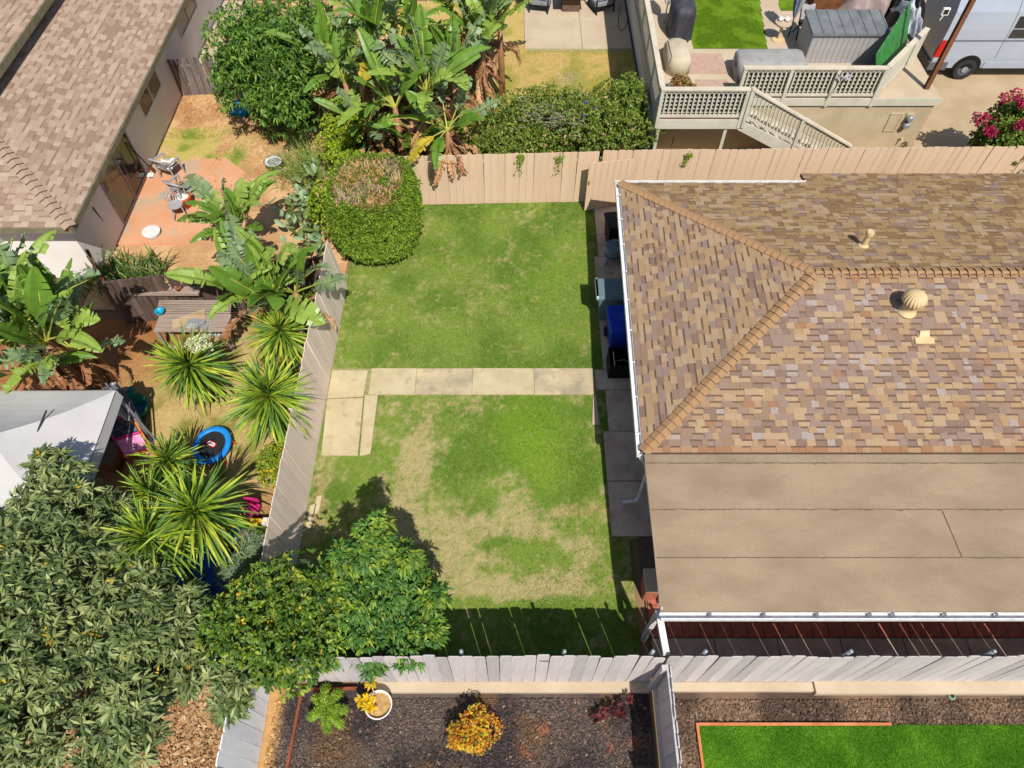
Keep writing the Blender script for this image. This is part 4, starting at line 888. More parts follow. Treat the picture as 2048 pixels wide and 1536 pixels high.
twigs(T, [(P(1080, 225, 2.0), (.35, .25, .08)), (P(1130, 240, 1.95), (.3, .2, .08)), (P(1140, 160, 1.5), (.18, .25, .1))], 'lf_twig_grey', 70)
fl = MB()
for (px, py) in ((1172, 206), (1192, 218), (1170, 232), (1178, 230), (1212, 208)):
    c = P(px, py, 1.95)
    for k in range(5):
        a = k * 1.2566; fl.add([c, c + Vector((.05 * math.cos(a), .05 * math.sin(a), .03)), c + Vector((.06 * math.cos(a + .6), .06 * math.sin(a + .6), .02)), c + Vector((.05 * math.cos(a + 1.2), .05 * math.sin(a + 1.2), .03))], [(0, 1, 2, 3)])
fl.build('flower', M('lf_blue'), T)
# clipped round hedge with a bare twiggy top
PV = ms('lf_privet_a', 'lf_privet_b', 'lf_privet_c')
cb = Vector((-3.56, 14.3, 0)); T = thing('clipped_bush', 'clipped rounded bush with bare orange twigs on its flat top', 'bush', (cb.x, cb.y, 0))
N = 9000; th_ = npr.uniform(0, 2 * math.pi, N); hz = npr.random(N); sup = 2.7
cx_, sy_ = np.cos(th_), np.sin(th_); rr = (np.abs(cx_) ** sup + np.abs(sy_) ** sup) ** (-1 / sup)
zz = npr.uniform(.35, 1.98, N); prof = np.where(zz < 1.1, .80 + .20 * np.sin(np.clip((zz - .35) / .75, 0, 1) * math.pi / 2), np.sqrt(np.clip(1 - ((zz - 1.1) / 1.28) ** 3.2, 0.02, 1)))
rad_ = prof * (1 + .05 * (fbm(th_ * 2, zz, 2.0) - .5)) * np.where(npr.random(N) < .3, npr.uniform(.75, 1, N), 1)
top_n = 4200; rt_ = np.sqrt(npr.random(top_n)) * .95; at_ = npr.uniform(0, 6.283, top_n)
rt2 = (np.abs(np.cos(at_)) ** sup + np.abs(np.sin(at_)) ** sup) ** (-1 / sup)
pt = np.stack([cb.x + 1.13 * rt_ * rt2 * np.cos(at_), cb.y + 1.34 * rt_ * rt2 * np.sin(at_), 2.2 - .35 * rt_ ** 3 + .16 * (fbm(at_ * 2, rt_ * 3, 1.5) - .5) + npr.normal(0, .04, top_n)], -1)
gr_ = (npr.random(top_n) < .16) | (rt_ > .74 + .3 * (fbm(pt[:, 0], pt[:, 1], 1.5) - .5) * 2) | ((fbm(pt[:, 0] + 5, pt[:, 1], 1.6) > .66))
ps = np.stack([cb.x + 1.13 * rad_ * rr * cx_, cb.y + 1.34 * rad_ * rr * sy_, zz], -1); an = unit(np.stack([cx_, sy_, .25 + 1.2 * (zz > 1.9)], -1))
st_ = npr.integers(0, len(ps), 500); stray = ps[st_] + an[st_] * npr.uniform(.03, .14, (500, 1))
soup_obj('crown', [rosettes(stray, an[st_], 5, .06, .03, PV, [3, 1, 4]), rosettes(ps, an, 5, .06, .032, PV, [5, 3, 2]), rosettes(pt[gr_], unit(npr.normal(0, .3, (gr_.sum(), 3)) + np.array([0, 0, 1])), 5, .06, .03, PV, [4, 3, 2])], PV, T)
tw = [MB(), MB(), MB()]
for q in pt[~gr_][:2600]:
    for k in range(2):
        a = Vector(q) + Vector((0, 0, -.12)); d = Vector((rng.gauss(0, .7), rng.gauss(0, .7), rng.uniform(.1, 1))).normalized() * rng.uniform(.08, .24)
        s_ = Vector((d.y, -d.x, 0)).normalized() * .008
        f_ = fbm(np.array([q[0]]), np.array([q[1]]), 1.4)[0]; w_ = tw[(0 if rng.random() < .4 else 1) if f_ < .42 else (1 if rng.random() < .6 else 2)]
        w_.add([a - s_, a + s_, a + d + s_ * .4, a + d - s_ * .4], [(0, 1, 2, 3)])
for w_, m in zip(tw, ('lf_twig_grey', 'lf_twig', 'lf_twig_red')):
    o = w_.build('bare_twigs', M(m), T); o['kind'] = 'stuff'
core = MB().lathe([(.55, .5), (.95, .8), (1.02, 1.4), (.9, 1.95), (.6, 2.05)], 18, cb, sx=1, sy=1.12); core.build('inner_branches', mat('twig_dark', C(120, 92, 60), C(86, 72, 44), scale=12, bump=.5), T)
MB().tube([(-3.62, 14.0, -.05), (-3.6, 14.05, .25), (-3.5, 14.2, .7)], [.16, .13, .1], 8).build('trunk', M('bark_grey'), T, smooth=True)
for i in range(5):
    a = i * 1.3; MB().tube([(-3.6 + .2 * math.cos(a), 13.95 + .12 * math.sin(a), -.03), (-3.55 + .1 * math.cos(a), 14.05, .4)], [.06, .04], 6).build('trunk', M('bark_grey'), T)
# smaller shrubs and beds
def bush(name, label, px, py, z, rad, n, per, L, Wd, mats, wts, seed, cat='shrub', lumps=10, lr=.45, group=None, droop=.25, spread=(.15, .9)):
    c = P(px, py, z); return tree(name, label, cat, (c.x, c.y), c, rad, n, per, L, Wd, ms(*mats), wts, seed, lumps, lr, .025, spread=spread, droop=droop, group=group)
bush('lime_shrub', 'yellow green shrub spilling between the clipped bush and bird of paradise', 690, 290, 1.2, (.75, .8, .8), 1500, 6, .07, .045, ('lf_lime_a', 'lf_lime_b', 'lf_privet_b'), [4, 4, 1], 31, lumps=14)
bush('lime_shrub', 'yellow green foliage along the left flank of the clipped bush', 648, 400, .9, (.28, 1.3, .7), 900, 6, .065, .045, ('lf_lime_a', 'lf_privet_a', 'lf_privet_b'), [4, 4, 2], 32, lumps=10)
bush('marigold_shrub', 'low green shrub with small yellow flowers by the dark fence', 612, 580, .3, (.38, .3, .3), 420, 6, .06, .035, ('lf_hedge_a', 'lf_hedge_b', 'lf_gold'), [4, 4, .5], 33)
bush('marigold_shrub', 'feathery green shrub with yellow flowers beside the taupe fence', 610, 630, .35, (.42, .7, .35), 600, 6, .07, .025, ('lf_hedge_a', 'lf_hedge_b', 'lf_gold'), [4, 4, .2], 34)
bush('golden_shrub', 'golden green shrub against the taupe fence under a yucca', 551, 930, .8, (.32, .55, .55), 620, 6, .065, .04, ('lf_lime_b', 'lf_hedge_a', 'lf_gold'), [3, 3, 1.5], 35)
bush('juniper_shrub', 'soft blue green shrub filling the yard corner by the fence', 496, 1130, .75, (.5, .65, .55), 1500, 6, .085, .012, ('lf_juniper', 'lf_loquat_a', 'lf_cactus'), [5, 2, 2], 36, lumps=12)
bush('orange_shrub', 'round orange and gold leaved shrub standing in dark mulch', 938, 1462, .32, (.46, .5, .34), 1500, 6, .05, .03, ('lf_orange', 'lf_gold', 'lf_orange_b', 'lf_hedge_a'), [4, 4, 2, 1.2], 37, lumps=16)
bush('bougainvillea', 'magenta flowering bougainvillea against the tan fence', 2010, 275, 1.35, (1.0, 1.1, 1.25), 2600, 6, .09, .06, ('lf_hedge_a', 'lf_hedge_b', 'lf_hedge_c', 'lf_magenta'), [4, 4, 2, .35], 38, lumps=18)
bvc = bpy.data.objects['bougainvillea']; sp = []
for (px, py, z, s_) in ((1960, 235, 2.3, .25), (1980, 262, 2.0, .15), (2020, 195, 2.6, .22), (2042, 205, 2.6, .18), (2040, 250, 2.4, .12)):
    p, ax, k = crown_pts(P(px, py, z), (s_ * 1.2, s_ * .8, s_), 70, 5, .5); sp.append(rosettes(p, ax, 4, .06, .05, ms('lf_magenta', 'lf_burgundy'), [5, 1]))
soup_obj('flower_cluster', sp, ms('lf_magenta', 'lf_burgundy'), bvc)
# upright strap-leaved beds
def straps(name, label, pts, n, L, w, mats, seed, cat='plant', el=(35, 85), jit=.12, arch=.25):
    r = random.Random(seed); p0 = P(*pts[0]); T = thing(name, label, cat, (p0.x, p0.y, 0)); mbs = {m: strap_mesh(L, w, M(m), arch, segs=4) for m in mats}
    for i in range(n):
        c = P(*r.choice(pts)) - Vector((p0.x, p0.y, 0)) + Vector((r.gauss(0, jit), r.gauss(0, jit), 0)); q = Quaternion((0, 0, 1), r.uniform(0, 6.28)) @ Quaternion((0, 1, 0), -math.radians(r.uniform(*el))); s = r.uniform(.7, 1.2)
        link(mbs[r.choice(mats)], 'leaf', T, c, q, (s, s, s))
    return T
straps('strap_plants', 'dense bed of strap leaved plants behind the weathered plank fence', [(x, y, .0) for x in range(200, 335, 18) for y in (540, 560, 580)], 290, .62, .07, ['lf_strap', 'lf_strap', 'lf_strap_b'], 41, jit=.14)
straps('grassy_plant', 'fine arching grassy plant beside the white bowl', [(x, y, .0) for x in (585, 605, 625, 640) for y in (330, 350, 365)], 290, .95, .024, ['lf_grassy', 'lf_strap_b'], 42, jit=.2, arch=.6)
straps('variegated_plant', 'cream striped rosette plant at the end of the hedge', [(1284, 190, 1.5), (1300, 200, 1.4)], 46, .42, .035, ['lf_var', 'lf_strap_b'], 43, jit=.05, el=(5, 70))
# prickly grey-green pads
T = thing('cactus', 'grey green paddle leaved succulent between the dirt yard and clipped bush', 'cactus', P(600, 440))
pads = [MB().grid(lambda u, v: (.16 * (2 * u - 1) * math.sqrt(max(0, 1 - (2 * v - 1) ** 2)) * .55, .035 * math.sin(math.pi * u) * math.sin(math.pi * v), .34 * v), 6, 6).mesh('leaf', M(m), smooth=True) for m in ('lf_cactus', 'lf_loquat_a')]
for i in range(150):
    px, py = rng.choice([(585, 410), (600, 400), (615, 380), (600, 440), (620, 430), (585, 450), (605, 470), (620, 480), (575, 430), (630, 460), (600, 360), (622, 350), (630, 500)])
    c = P(px + rng.gauss(0, 10), py + rng.gauss(0, 12), rng.uniform(.05, .75)) - T.location
    q = Quaternion((0, 0, 1), rng.uniform(0, 6.28)) @ Quaternion((1, 0, 0), rng.uniform(.2, 1.35)); s = rng.uniform(.6, 1.1); link(rng.choice(pads), 'leaf', T, c, q, (s, s, s))
MB().tube([P(600, 450, -.02), P(600, 430, .4), P(605, 420, .8)], [.08, .06, .03], 6).build('stem', M('lf_cactus'), T)
# fern like green plant: drooping plumes
T = thing('feathery_plant', 'bright green plant with bushy drooping plumes in dark mulch', 'plant', P(652, 1420))
soups = []
for (px, py) in ((652, 1375), (632, 1395), (622, 1435), (655, 1460), (683, 1450), (690, 1420), (678, 1385), (655, 1415)):
    c0_, e = P(652, 1418, .45), P(px, py, .25); t = npr.random(170); base = np.array(c0_)[None] * (1 - t[:, None]) + np.array(e)[None] * t[:, None]; base[:, 2] += .12 * np.sin(t * 3.1) + npr.normal(0, .02, 170)
    ax = unit(np.array(e - c0_)[None] * .8 + npr.normal(0, .12, (170, 3))); soups.append(rosettes(base, ax, 5, .09, .012, ms('lf_fern', 'lf_fern_b', 'lf_lime_a'), [4, 3, 1], spread=(.3, 1.2), droop=.4))
soup_obj('plumes', soups, ms('lf_fern', 'lf_fern_b', 'lf_lime_a'), T)
MB().tube([P(652, 1425, -.02), P(652, 1420, .45)], [.03, .02], 6).build('stem', M('bark'), T)
# burgundy rosettes
T = thing('red_succulent', 'dark red succulent rosettes on bare stems in the mulch', 'succulent', P(1215, 1405))
so2 = []
for (px, py, z, s_) in ((1190, 1436, .2, .09), (1203, 1432, .22, .1), (1226, 1422, .26, .11), (1258, 1398, .28, .08), (1212, 1420, .2, .07), (1245, 1412, .2, .09), (1238, 1428, .16, .1), (1250, 1435, .14, .09)):
    c = P(px, py, z); so2.append(rosettes(np.array([c]), np.array([[0, 0, 1.0]]), 22, s_, s_ * .4, ms('lf_burgundy', 'lf_burg_dark'), [3, 2], spread=(.35, 1.2), droop=.0)); MB().tube([P(1222, 1420, -.02), c], .012, 5).build('stem', M('bark'), T)
soup_obj('rosettes', so2, ms('lf_burgundy', 'lf_burg_dark'), T)
bush('dark_undergrowth', 'dark leafy undergrowth beneath the bird of paradise behind tan fence', 790, 285, .55, (1.5, .9, .6), 1500, 6, .1, .045, ('lf_bush_b', 'lf_hedge_b', 'lf_bush_a'), [4, 3, 2], 61, lumps=18)
bush('dark_undergrowth', 'leafy undergrowth between the glossy shrub and cream patio', 860, 120, .6, (2.2, 2.2, .7), 2200, 6, .11, .05, ('lf_bush_b', 'lf_hedge_b', 'lf_bush_a'), [4, 3, 2], 62, lumps=22)
# vines over the tan fence
for (px, py, n_, lab) in ((1042, 315, 60, 'small trailing vine hanging over the tan fence below the hedge'), (1120, 306, 40, 'thin vine wisps draped on the tan fence top near the gate'), (1380, 318, 45, 'little green vine sprig poking through tan fence behind the roof')):
    c = P(px, py, 1.6); c.y = 15.86 if px < 1200 else 15.94; T = thing('vine', lab, 'vine', (c.x, c.y, 0)); z = 1.72 - np.abs(npr.normal(0, .22, n_)) - .02
    p = np.stack([c.x + npr.normal(0, .05, n_) - (1.72 - z) * .12, np.full(n_, c.y) - npr.random(n_) * .05, z], -1); soup_obj('leaves', [rosettes(p, unit(npr.normal(0, 1, (n_, 3)) + np.array([0, -1, 0])), 3, .06, .03, ms('lf_lime_b', 'lf_hedge_c'), [1, 1])], ms('lf_lime_b', 'lf_hedge_c'), T)
    MB().tube([(c.x, c.y + .03, 1.78), (c.x, c.y, 1.7), (c.x - .05, c.y - .01, 1.3)], .006, 4).build('stem', M('lf_twig'), T)
# ------------------------------------------------------------------ raised deck
def obj(name, label, cat, base, parts, group=None):
    """thing from a list of (part name, MB in world coordinates, material[, smooth])"""
    T = thing(name, label, cat, base, group)
    for q in parts: q[1].build(q[0], [M(m) for m in q[2]] if isinstance(q[2], (list, tuple)) else M(q[2]), T, smooth=len(q) > 3 and q[3])
    return T
DZ = 1.8; YA, YB, XL, XM, XC, XR_ = 17.2, 18.18, 4.0, 6.3, 10.35, 12.2
T = thing('raised_deck', 'raised deck on a cream stucco wall with stairs behind the tan fence', 'deck', (8, 19, 0))
MB().prism([(XL, YA), (XM, YA), (XM, YB), (XR_, YB), (XR_, 20.7), (13.2, 45), (XL, 45)], DZ - .12, DZ).build('deck_floor', M('concrete_cream'), T)
MB().box(4.3, XR_ - .06, YB + .04, YB + .3, 0, DZ - .12).build('wall', M('stucco_cream'), T)
MB().box(4.28, 4.5, YB + .3, 45, 0, DZ - .12).build('wall', M('stucco_white'), T)
MB().box(XR_ - .3, XR_ - .06, YB + .3, 30, 0, DZ - .12).build('wall', M('stucco_cream'), T)
MB().box(XL - .02, XM, YA - .03, YA - .002, DZ - .26, DZ + .02).build('fascia', M('deck_trim'), T)
MB().box(XM + .02, XR_ + .02, YB - .03, YB - .002, DZ - .2, DZ + .02).build('fascia', M('deck_trim'), T)
MB().box(XL - .03, XL - .002, YA, 45, DZ - .3, DZ + .02).build('fascia', M('deck_trim'), T)
for x in (XL + .1, P(1435, 270, .9).x): MB().beam((x, YA + .06, 0), (x, YA + .06, DZ - .12), .09, .09).build('post', M('deck_trim'), T)
MB().beam((5.7, YA + .06, .5), (4.6, YA + .06, .0), .07, .09).build('brace', M('deck_trim'), T)
ns = 10
for i in range(ns): MB().box(XM + i * .36, XM + i * .36 + .4, YA + .06, YB - .06, DZ - .19 * (i + 1) - .04, DZ - .19 * (i + 1)).build('stair_tread', M('deck_paint'), T)
MB().prism([(0, 0), (.1, 0)], 0, 1) if False else None
st = MB()
for y in (YA, YB - .06):
    v = [(XM, y, DZ), (XM, y, DZ - .3), (XM + 3.5, y, DZ - .3 - 1.85), (XM + 3.7, y, DZ - 1.8)]; v += [(a, y + .05, c) for a, _, c in v]
    st.add(v, [(0, 1, 2, 3), (7, 6, 5, 4), (0, 4, 5, 1), (1, 5, 6, 2), (2, 6, 7, 3), (3, 7, 4, 0)])
st.build('stringer', M('deck_trim'), T)
mat('painted_shade', C(74, 88, 88), C(58, 70, 72), scale=9, rough=.9)  # dark tone painted for the shaded space behind the deck balusters
def railing(label, pts, zs, posts=True, sp=.125, hgt=.92, shade_backing=False):
    T = thing('deck_railing', label, 'railing', (pts[0][0], pts[0][1], zs[0]))
    for k in range(len(pts) - 1):
        a, b = Vector((*pts[k], zs[k])), Vector((*pts[k + 1], zs[k + 1])); L = (b - a).length; d = (b - a) / L
        up = Vector((0, 0, 1))
        MB().beam(a + up * (hgt + .02) - d * .05, b + up * (hgt + .02) + d * .05, .15, .045).build('top_rail', M('deck_paint'), T)
        MB().beam(a + up * (hgt - .06), b + up * (hgt - .06), .04, .08).build('rail', M('deck_paint'), T)
        MB().beam(a + up * .12, b + up * .12, .05, .07).build('rail', M('deck_paint'), T)
        if shade_backing:
            nb_ = Vector((-d.y, d.x, 0)); MB().beam(a + nb_ * .075 + up * .5, b + nb_ * .075 + up * .5, .01, .7).build('shade_backing', M('painted_shade'), T)  # added dark panel standing in for the shade behind slats and balusters
            for j in range(6): MB().beam(a + nb_ * .045 + up * (.2 + j * .115), b + nb_ * .045 + up * (.2 + j * .115), .015, .035).build('slat', M('deck_trim'), T)
        n = int(L / sp); vert = Vector((0, 0, 1)); bm_ = MB().box(-.02, .02, -.02, .02, .1, hgt - .05).mesh('baluster', M('deck_trim'))
        for i in range(1, n):
            p = a + d * (L * i / n); o = link(bm_, 'baluster', T, p - Vector((pts[0][0], pts[0][1], zs[0])))
        for t in ([0, 1] if L < 2.6 else [0] + [j / round(L / 1.5) for j in range(1, round(L / 1.5))] + [1]):
            p = a.lerp(b, t); MB().beam(p + Vector((0, -.02, -.22)), p + Vector((0, -.02, hgt)), .09, .09).build('post', M('deck_trim'), T)
    return T
railing('deck railing running back from the corner above the white wall', [(XL + .02, YA + .16), (XL + .2, 32)], [DZ, DZ])
railing('deck railing of the stair landing, square balusters', [(XL + .02, YA + .02), (XM, YA + .02)], [DZ, DZ], shade_backing=True)
railing('long deck railing in front of the grey storage shed', [(XM + .1, YB + .02), (XC - .08, YB + .02)], [DZ, DZ], shade_backing=True)
railing('angled deck railing beside the green panel and brown pole', [(XC, YB + .08), (12.0, 20.15)], [DZ, DZ])
railing('sloping stair railing going down along the cream wall', [(XM + .12, YA + .02), (XM + 3.4, YA + .02)], [DZ, DZ - 1.78])
# wall fittings
pw = lambda px, py: ray_plane(px, py, Vector((0, YB + .04, 0)), Vector((0, 1, 0)))
a, b = pw(1765, 262), pw(1808, 226)
mb = MB(); mb.box(a.x, b.x, YB + .01, YB + .045, a.z, a.z + .04); mb.box(a.x, b.x, YB + .01, YB + .045, b.z - .04, b.z); mb.box(a.x, a.x + .04, YB + .01, YB + .045, a.z + .04, b.z - .04); mb.box(b.x - .04, b.x, YB + .01, YB + .045, a.z + .04, b.z - .04)
pn = MB().box(a.x + .04, b.x - .04, YB + .025, YB + .045, a.z + .04, b.z - .04)
obj('wall_hatch', 'square access hatch framed on the cream stucco wall', 'hatch', (a.x, YB, 0), [('frame', mb, 'stucco_cream'), ('panel', pn, 'stucco_cream')])
for i, (px, py) in enumerate(((1818, 233), (1810, 247))):
    c = pw(px, py); mb = MB(); mb.tube([(c.x, YB + .05, c.z), (c.x, YB - .12, c.z), (c.x, YB - .14, c.z)], [.09, .09, .07], 16); bx = MB().box(c.x - .1, c.x + .1, YB, YB + .045, c.z - .14, c.z + .12)
    obj('utility_meter', ('round utility meter on the cream wall, upper one', 'round utility meter on the cream wall, lower one')[i], 'meter', (c.x, YB, 0), [('dial', mb, 'galv'), ('box', bx, 'stucco_cream')])
c = pw(1802, 275); obj('wall_tap', 'small hose tap on the cream wall below the meters', 'tap', (c.x, YB, 0), [('spout', MB().tube([(c.x, YB + .05, c.z), (c.x, YB - .08, c.z), (c.x, YB - .1, c.z - .06)], .022, 8), 'vent_tan'), ('handle', MB().box(c.x - .05, c.x + .05, YB - .05, YB - .03, c.z + .02, c.z + .05), 'vent_tan')])
# deck surfaces
D = lambda px, py, z=DZ: P(px, py, z)
q = [D(1352, -40), D(1513, -40), D(1535, 98), D(1388, 98)]
gd_ = lambda x, y: mixc(a3(132, 166, 40, .62), a3(104, 140, 26, .62), smooth(.4, .6, fbm(x, y, 2.5)))
ground_patch('deck_turf', min(p.x for p in q), max(p.x for p in q), q[2].y, q[0].y, DZ + .012, .05, gd_, lawn_m, poly=q)
meta(blades('deck_turf_grass', 22000, q[0].x, q[2].x, q[2].y, q[0].y, DZ + .008, gd_, blade_m, h=(.015, .035), w=.012, lean=.4, mask=lambda x, y: inpoly(x, y, q)), 'bright artificial grass on the deck beside black barbecue cover', 'turf', kind='stuff')
q2 = [D(1545, -40), D(1600, -40), D(1612, 22), D(1562, 22)]; q3 = [D(1660, -40), D(1690, -40), D(1705, 18), D(1672, 18)]
for qq in (q2, q3): ground_patch('deck_turf', min(p.x for p in qq), max(p.x for p in qq), qq[2].y, qq[0].y, DZ + .012, .06, gd_, lawn_m, poly=qq)
mat('rug', C(196, 166, 146), C(182, 150, 132), scale=6, bump=.1)
rg = thing('deck_rug', 'pinkish brown outdoor rug in two pieces on the deck', 'rug', D(1420, 140))
for (pa, pb) in (((1378, 148), (1443, 108)), ((1395, 178), (1455, 160))):
    A1, A2 = D(*pa), D(*pb); MB().box(A1.x, A2.x, A1.y, A2.y, DZ - .002, DZ + .014).build('rug_piece', M('rug'), rg)
# storage shed
c = D(1607, 126); sx, sy, sh = c.x, c.y, .86
mat('shed_wall', C(176, 172, 172), C(164, 160, 160), scale=3, rough=.6); mat('shed_lid', C(128, 132, 134), C(104, 108, 112), scale=2.2, rough=.7, col3=C(168, 164, 156), scale3=2.6, fac3=(.62, .8))
T = thing('storage_shed', 'low grey resin storage shed with ribbed charcoal lid on the deck', 'shed', c)
MB().box(sx, sx + 2.15, sy, sy + 1.05, DZ, DZ + sh).build('body', M('shed_wall'), T)
pl = MB().box(0, .14, -.012, .0, 0, sh - .03).mesh('wall_plank', M('shed_wall'))
for i in range(14): link(pl, 'wall_plank', T, (.015 + i * .1525, 0, .0))
lid = MB(); zt = DZ + sh
v = [(sx - .05, sy - .07, zt), (sx + 2.2, sy - .07, zt), (sx + 2.2, sy + 1.1, zt + .1), (sx - .05, sy + 1.1, zt + .1)]; v += [(a, b, z + .06) for a, b, z in v]
lid.add(v, [(3, 2, 1, 0), (4, 5, 6, 7), (0, 1, 5, 4), (1, 2, 6, 5), (2, 3, 7, 6), (3, 0, 4, 7)]); L_ = lid.build('lid', M('shed_lid'), T)
for i in range(8):
    x = sx - .04 + i * .315; MB().beam((x, sy - .06, zt + .068), (x, sy + 1.09, zt + .168), .03, .02).build('lid_rib', M('shed_lid'), L_)
# deck box under a grey cover
mat('cover_grey', C(168, 166, 162), C(150, 148, 146), scale=3, rough=.75, bump=.1); mat('cover_tan', C(206, 194, 170), C(190, 178, 152), scale=2, rough=.8, bump=.1)
c = D(1470, 168); obj('covered_bench', 'long bench under a fitted grey cover behind the railing', 'bench', c, [('cover', MB().rbox(c.x, c.x + 1.95, c.y, c.y + .85, DZ, DZ + .62, .1), 'cover_grey', True), ('handle_slot', MB().box(c.x - .006, c.x + .02, c.y + .3, c.y + .5, DZ + .32, DZ + .42), 'black_plastic')])
c = D(1336, 150); obj('covered_sofa', 'rounded sofa under a pale tan cover in the deck corner', 'sofa', c, [('cover', MB().rbox(c.x - .05, c.x + .62, c.y - .1, c.y + 1.15, DZ, DZ + .55, .16), 'cover_tan', True), ('seam', MB().box(c.x + .02, c.x + .035, c.y - .112, c.y + 1.0, DZ + .54, DZ + .562), 'cover_tan')])
# barbecue under a black cover
mat('cover_black', C(72, 72, 80), C(52, 52, 60), scale=4, rough=.6, bump=.5, bscale=9, stretch=(1, 1, .3))
c = D(1362, 88)
def grill(u, v):
    t = 2 * math.pi * u; k = abs(math.cos(t)) ** .6 * (1 if math.cos(t) > 0 else -1), abs(math.sin(t)) ** .6 * (1 if math.sin(t) > 0 else -1)
    if v < .72: s_, z = 1.0 + .05 * math.sin(9 * t) * (1 - v), v / .72 * .82
    else: w = (v - .72) / .28; s_, z = math.cos(w * 1.45), .82 + .26 * math.sin(w * 1.57)
    return (c.x + .36 * k[0] * s_, c.y + .62 + .55 * k[1] * s_, DZ + z)
obj('barbecue', 'barbecue grill under a black fabric cover on the deck', 'barbecue', (c.x, c.y + .6, DZ), [('cover', MB().grid(grill, 48, 12), 'cover_black', True), ('cover_skirt', MB().rbox(c.x - .3, c.x + .3, c.y + .15, c.y + 1.1, DZ, DZ + .3, .05), 'cover_black')])
mat('cloth_white', C(238, 232, 224), C(214, 208, 202), scale=6, rough=.9, bump=.3)
def folded(c, d, L, r, cols, name, label, cat, pole, n=16, tilt=(0, 0, 1)):
    d = Vector(d).normalized(); x = d.orthogonal().normalized(); y = d.cross(x); mb = MB()
    def f(u, v):
        t = 2 * math.pi * u; rr = r * (.18 + .82 * math.sin(math.pi * min(1, v * .62 + .02))) * (1 + .28 * math.cos(n / 2 * t)); return c + d * (v * L) + (x * math.cos(t) + y * math.sin(t)) * rr
    mb.grid(f, 48, 8)
    for i in range(len(mb.f)): mb.m[i] = (i % 48) // 3 % len(cols)
    pm = MB().tube([c - d * .55, c + d * (L + .1)], .02, 8)
    return obj(name, label, cat, c - d * .55, [('canopy', mb, cols), ('pole', pm, pole)])
folded(Vector((D(1328, 40).x, D(1328, 40).y - .1, DZ + .55)), (0, .1, 1), .95, .2, ['cloth_white'], 'folded_umbrella', 'closed white umbrella standing at the deck railing', 'umbrella', 'steel')
mat('brown_planter', C(120, 96, 80), C(96, 76, 62), scale=4)
c = D(1368, 182); T = bush('potted_plant', 'brown leaved potted plant at the deck railing corner', 1368, 168, DZ + .42, (.36, .3, .28), 330, 5, .07, .045, ('lf_brown', 'lf_dead_b', 'lf_hedge_c'), [5, 3, 2], 51, cat='potted plant', lumps=9)
tp = T.location; MB().lathe([(.14, 0), (.2, .3), (.21, .32), (.17, .3)], 16, (tp.x, tp.y, DZ)).build('pot', M('brown_planter'), T)
# bistro clutter
c = D(1556, 80); tb = MB().lathe([(.2, 0), (.2, .03), (.05, .06), (.04, .5), (.05, .52)], 20, c); tt = MB().lathe([(.24, .52), (.25, .53), (.25, .56), (.24, .57)], 24, c)
obj('side_table', 'small round stone table on the deck beside turf', 'table', c, [('pedestal', tb, 'vent_tan'), ('table_top', tt, 'stucco_cream')])
for i, (dx, dy, lab) in enumerate(((-.09, .06, 'small white tea set on the round stone table, left piece'), (.1, .05, 'small white teapot on the round stone table, right piece'))):
    p = c + Vector((dx, dy, .57)); obj('teapot', lab, 'teapot', p, [('body', MB().lathe([(.04, 0), (.075, .03), (.08, .07), (.05, .11), (.02, .13)], 14, p), 'white_metal', True), ('spout', MB().tube([p + Vector((.06, 0, .05)), p + Vector((.12, 0, .1))], .014, 6), 'white_metal')])
mat('navy_cloth', C(110, 122, 150), C(84, 94, 120), scale=6, bump=.3)
c = D(1577, 70); folded(c + Vector((0, 0, .55)), (.05, .2, 1), 1.0, .16, ['navy_cloth', 'cover_grey'], 'folded_umbrella', 'closed blue grey umbrella next to the shed', 'umbrella', 'dark_metal')
c = D(1592, 82); mb = MB()
for s_ in (0, .42):
    mb.beam(c + Vector((s_, 0, 0)), c + Vector((s_, .45, .9)), .03, .03); mb.beam(c + Vector((s_, .5, 0)), c + Vector((s_, .05, .55)), .03, .03)
bk = MB().grid(lambda u, v: c + Vector((.42 * u, .22 + .22 * v, .45 + .45 * v + .02 * math.sin(9 * u))), 8, 6)
obj('folding_chair', 'grey folding camp chair leaning by the shed', 'chair', c, [('frame', mb, 'dark_metal'), ('backrest', bk, 'cover_grey', True), ('seat', MB().grid(lambda u, v: c + Vector((.42 * u, .05 + .3 * v, .42 - .05 * math.sin(3.1 * v))), 6, 4), 'cover_grey', True)])
c = D(1622, 20); T = thing('wooden_planter', 'reddish wooden planter box behind the storage shed', 'planter', c)
for i in range(3): MB().box(c.x, c.x + .95, c.y, c.y + .03, DZ + .02 + .17 * i, DZ + .18 + .17 * i).build('board', M('brown_wood'), T)
MB().box(c.x, c.x + .03, c.y + .03, c.y + .6, DZ, DZ + .52).build('side', M('brown_wood'), T); MB().box(c.x + .92, c.x + .95, c.y + .03, c.y + .6, DZ, DZ + .52).build('side', M('brown_wood'), T); MB().box(c.x + .03, c.x + .92, c.y + .03, c.y + .6, DZ, DZ + .42).build('soil', M('tar'), T)
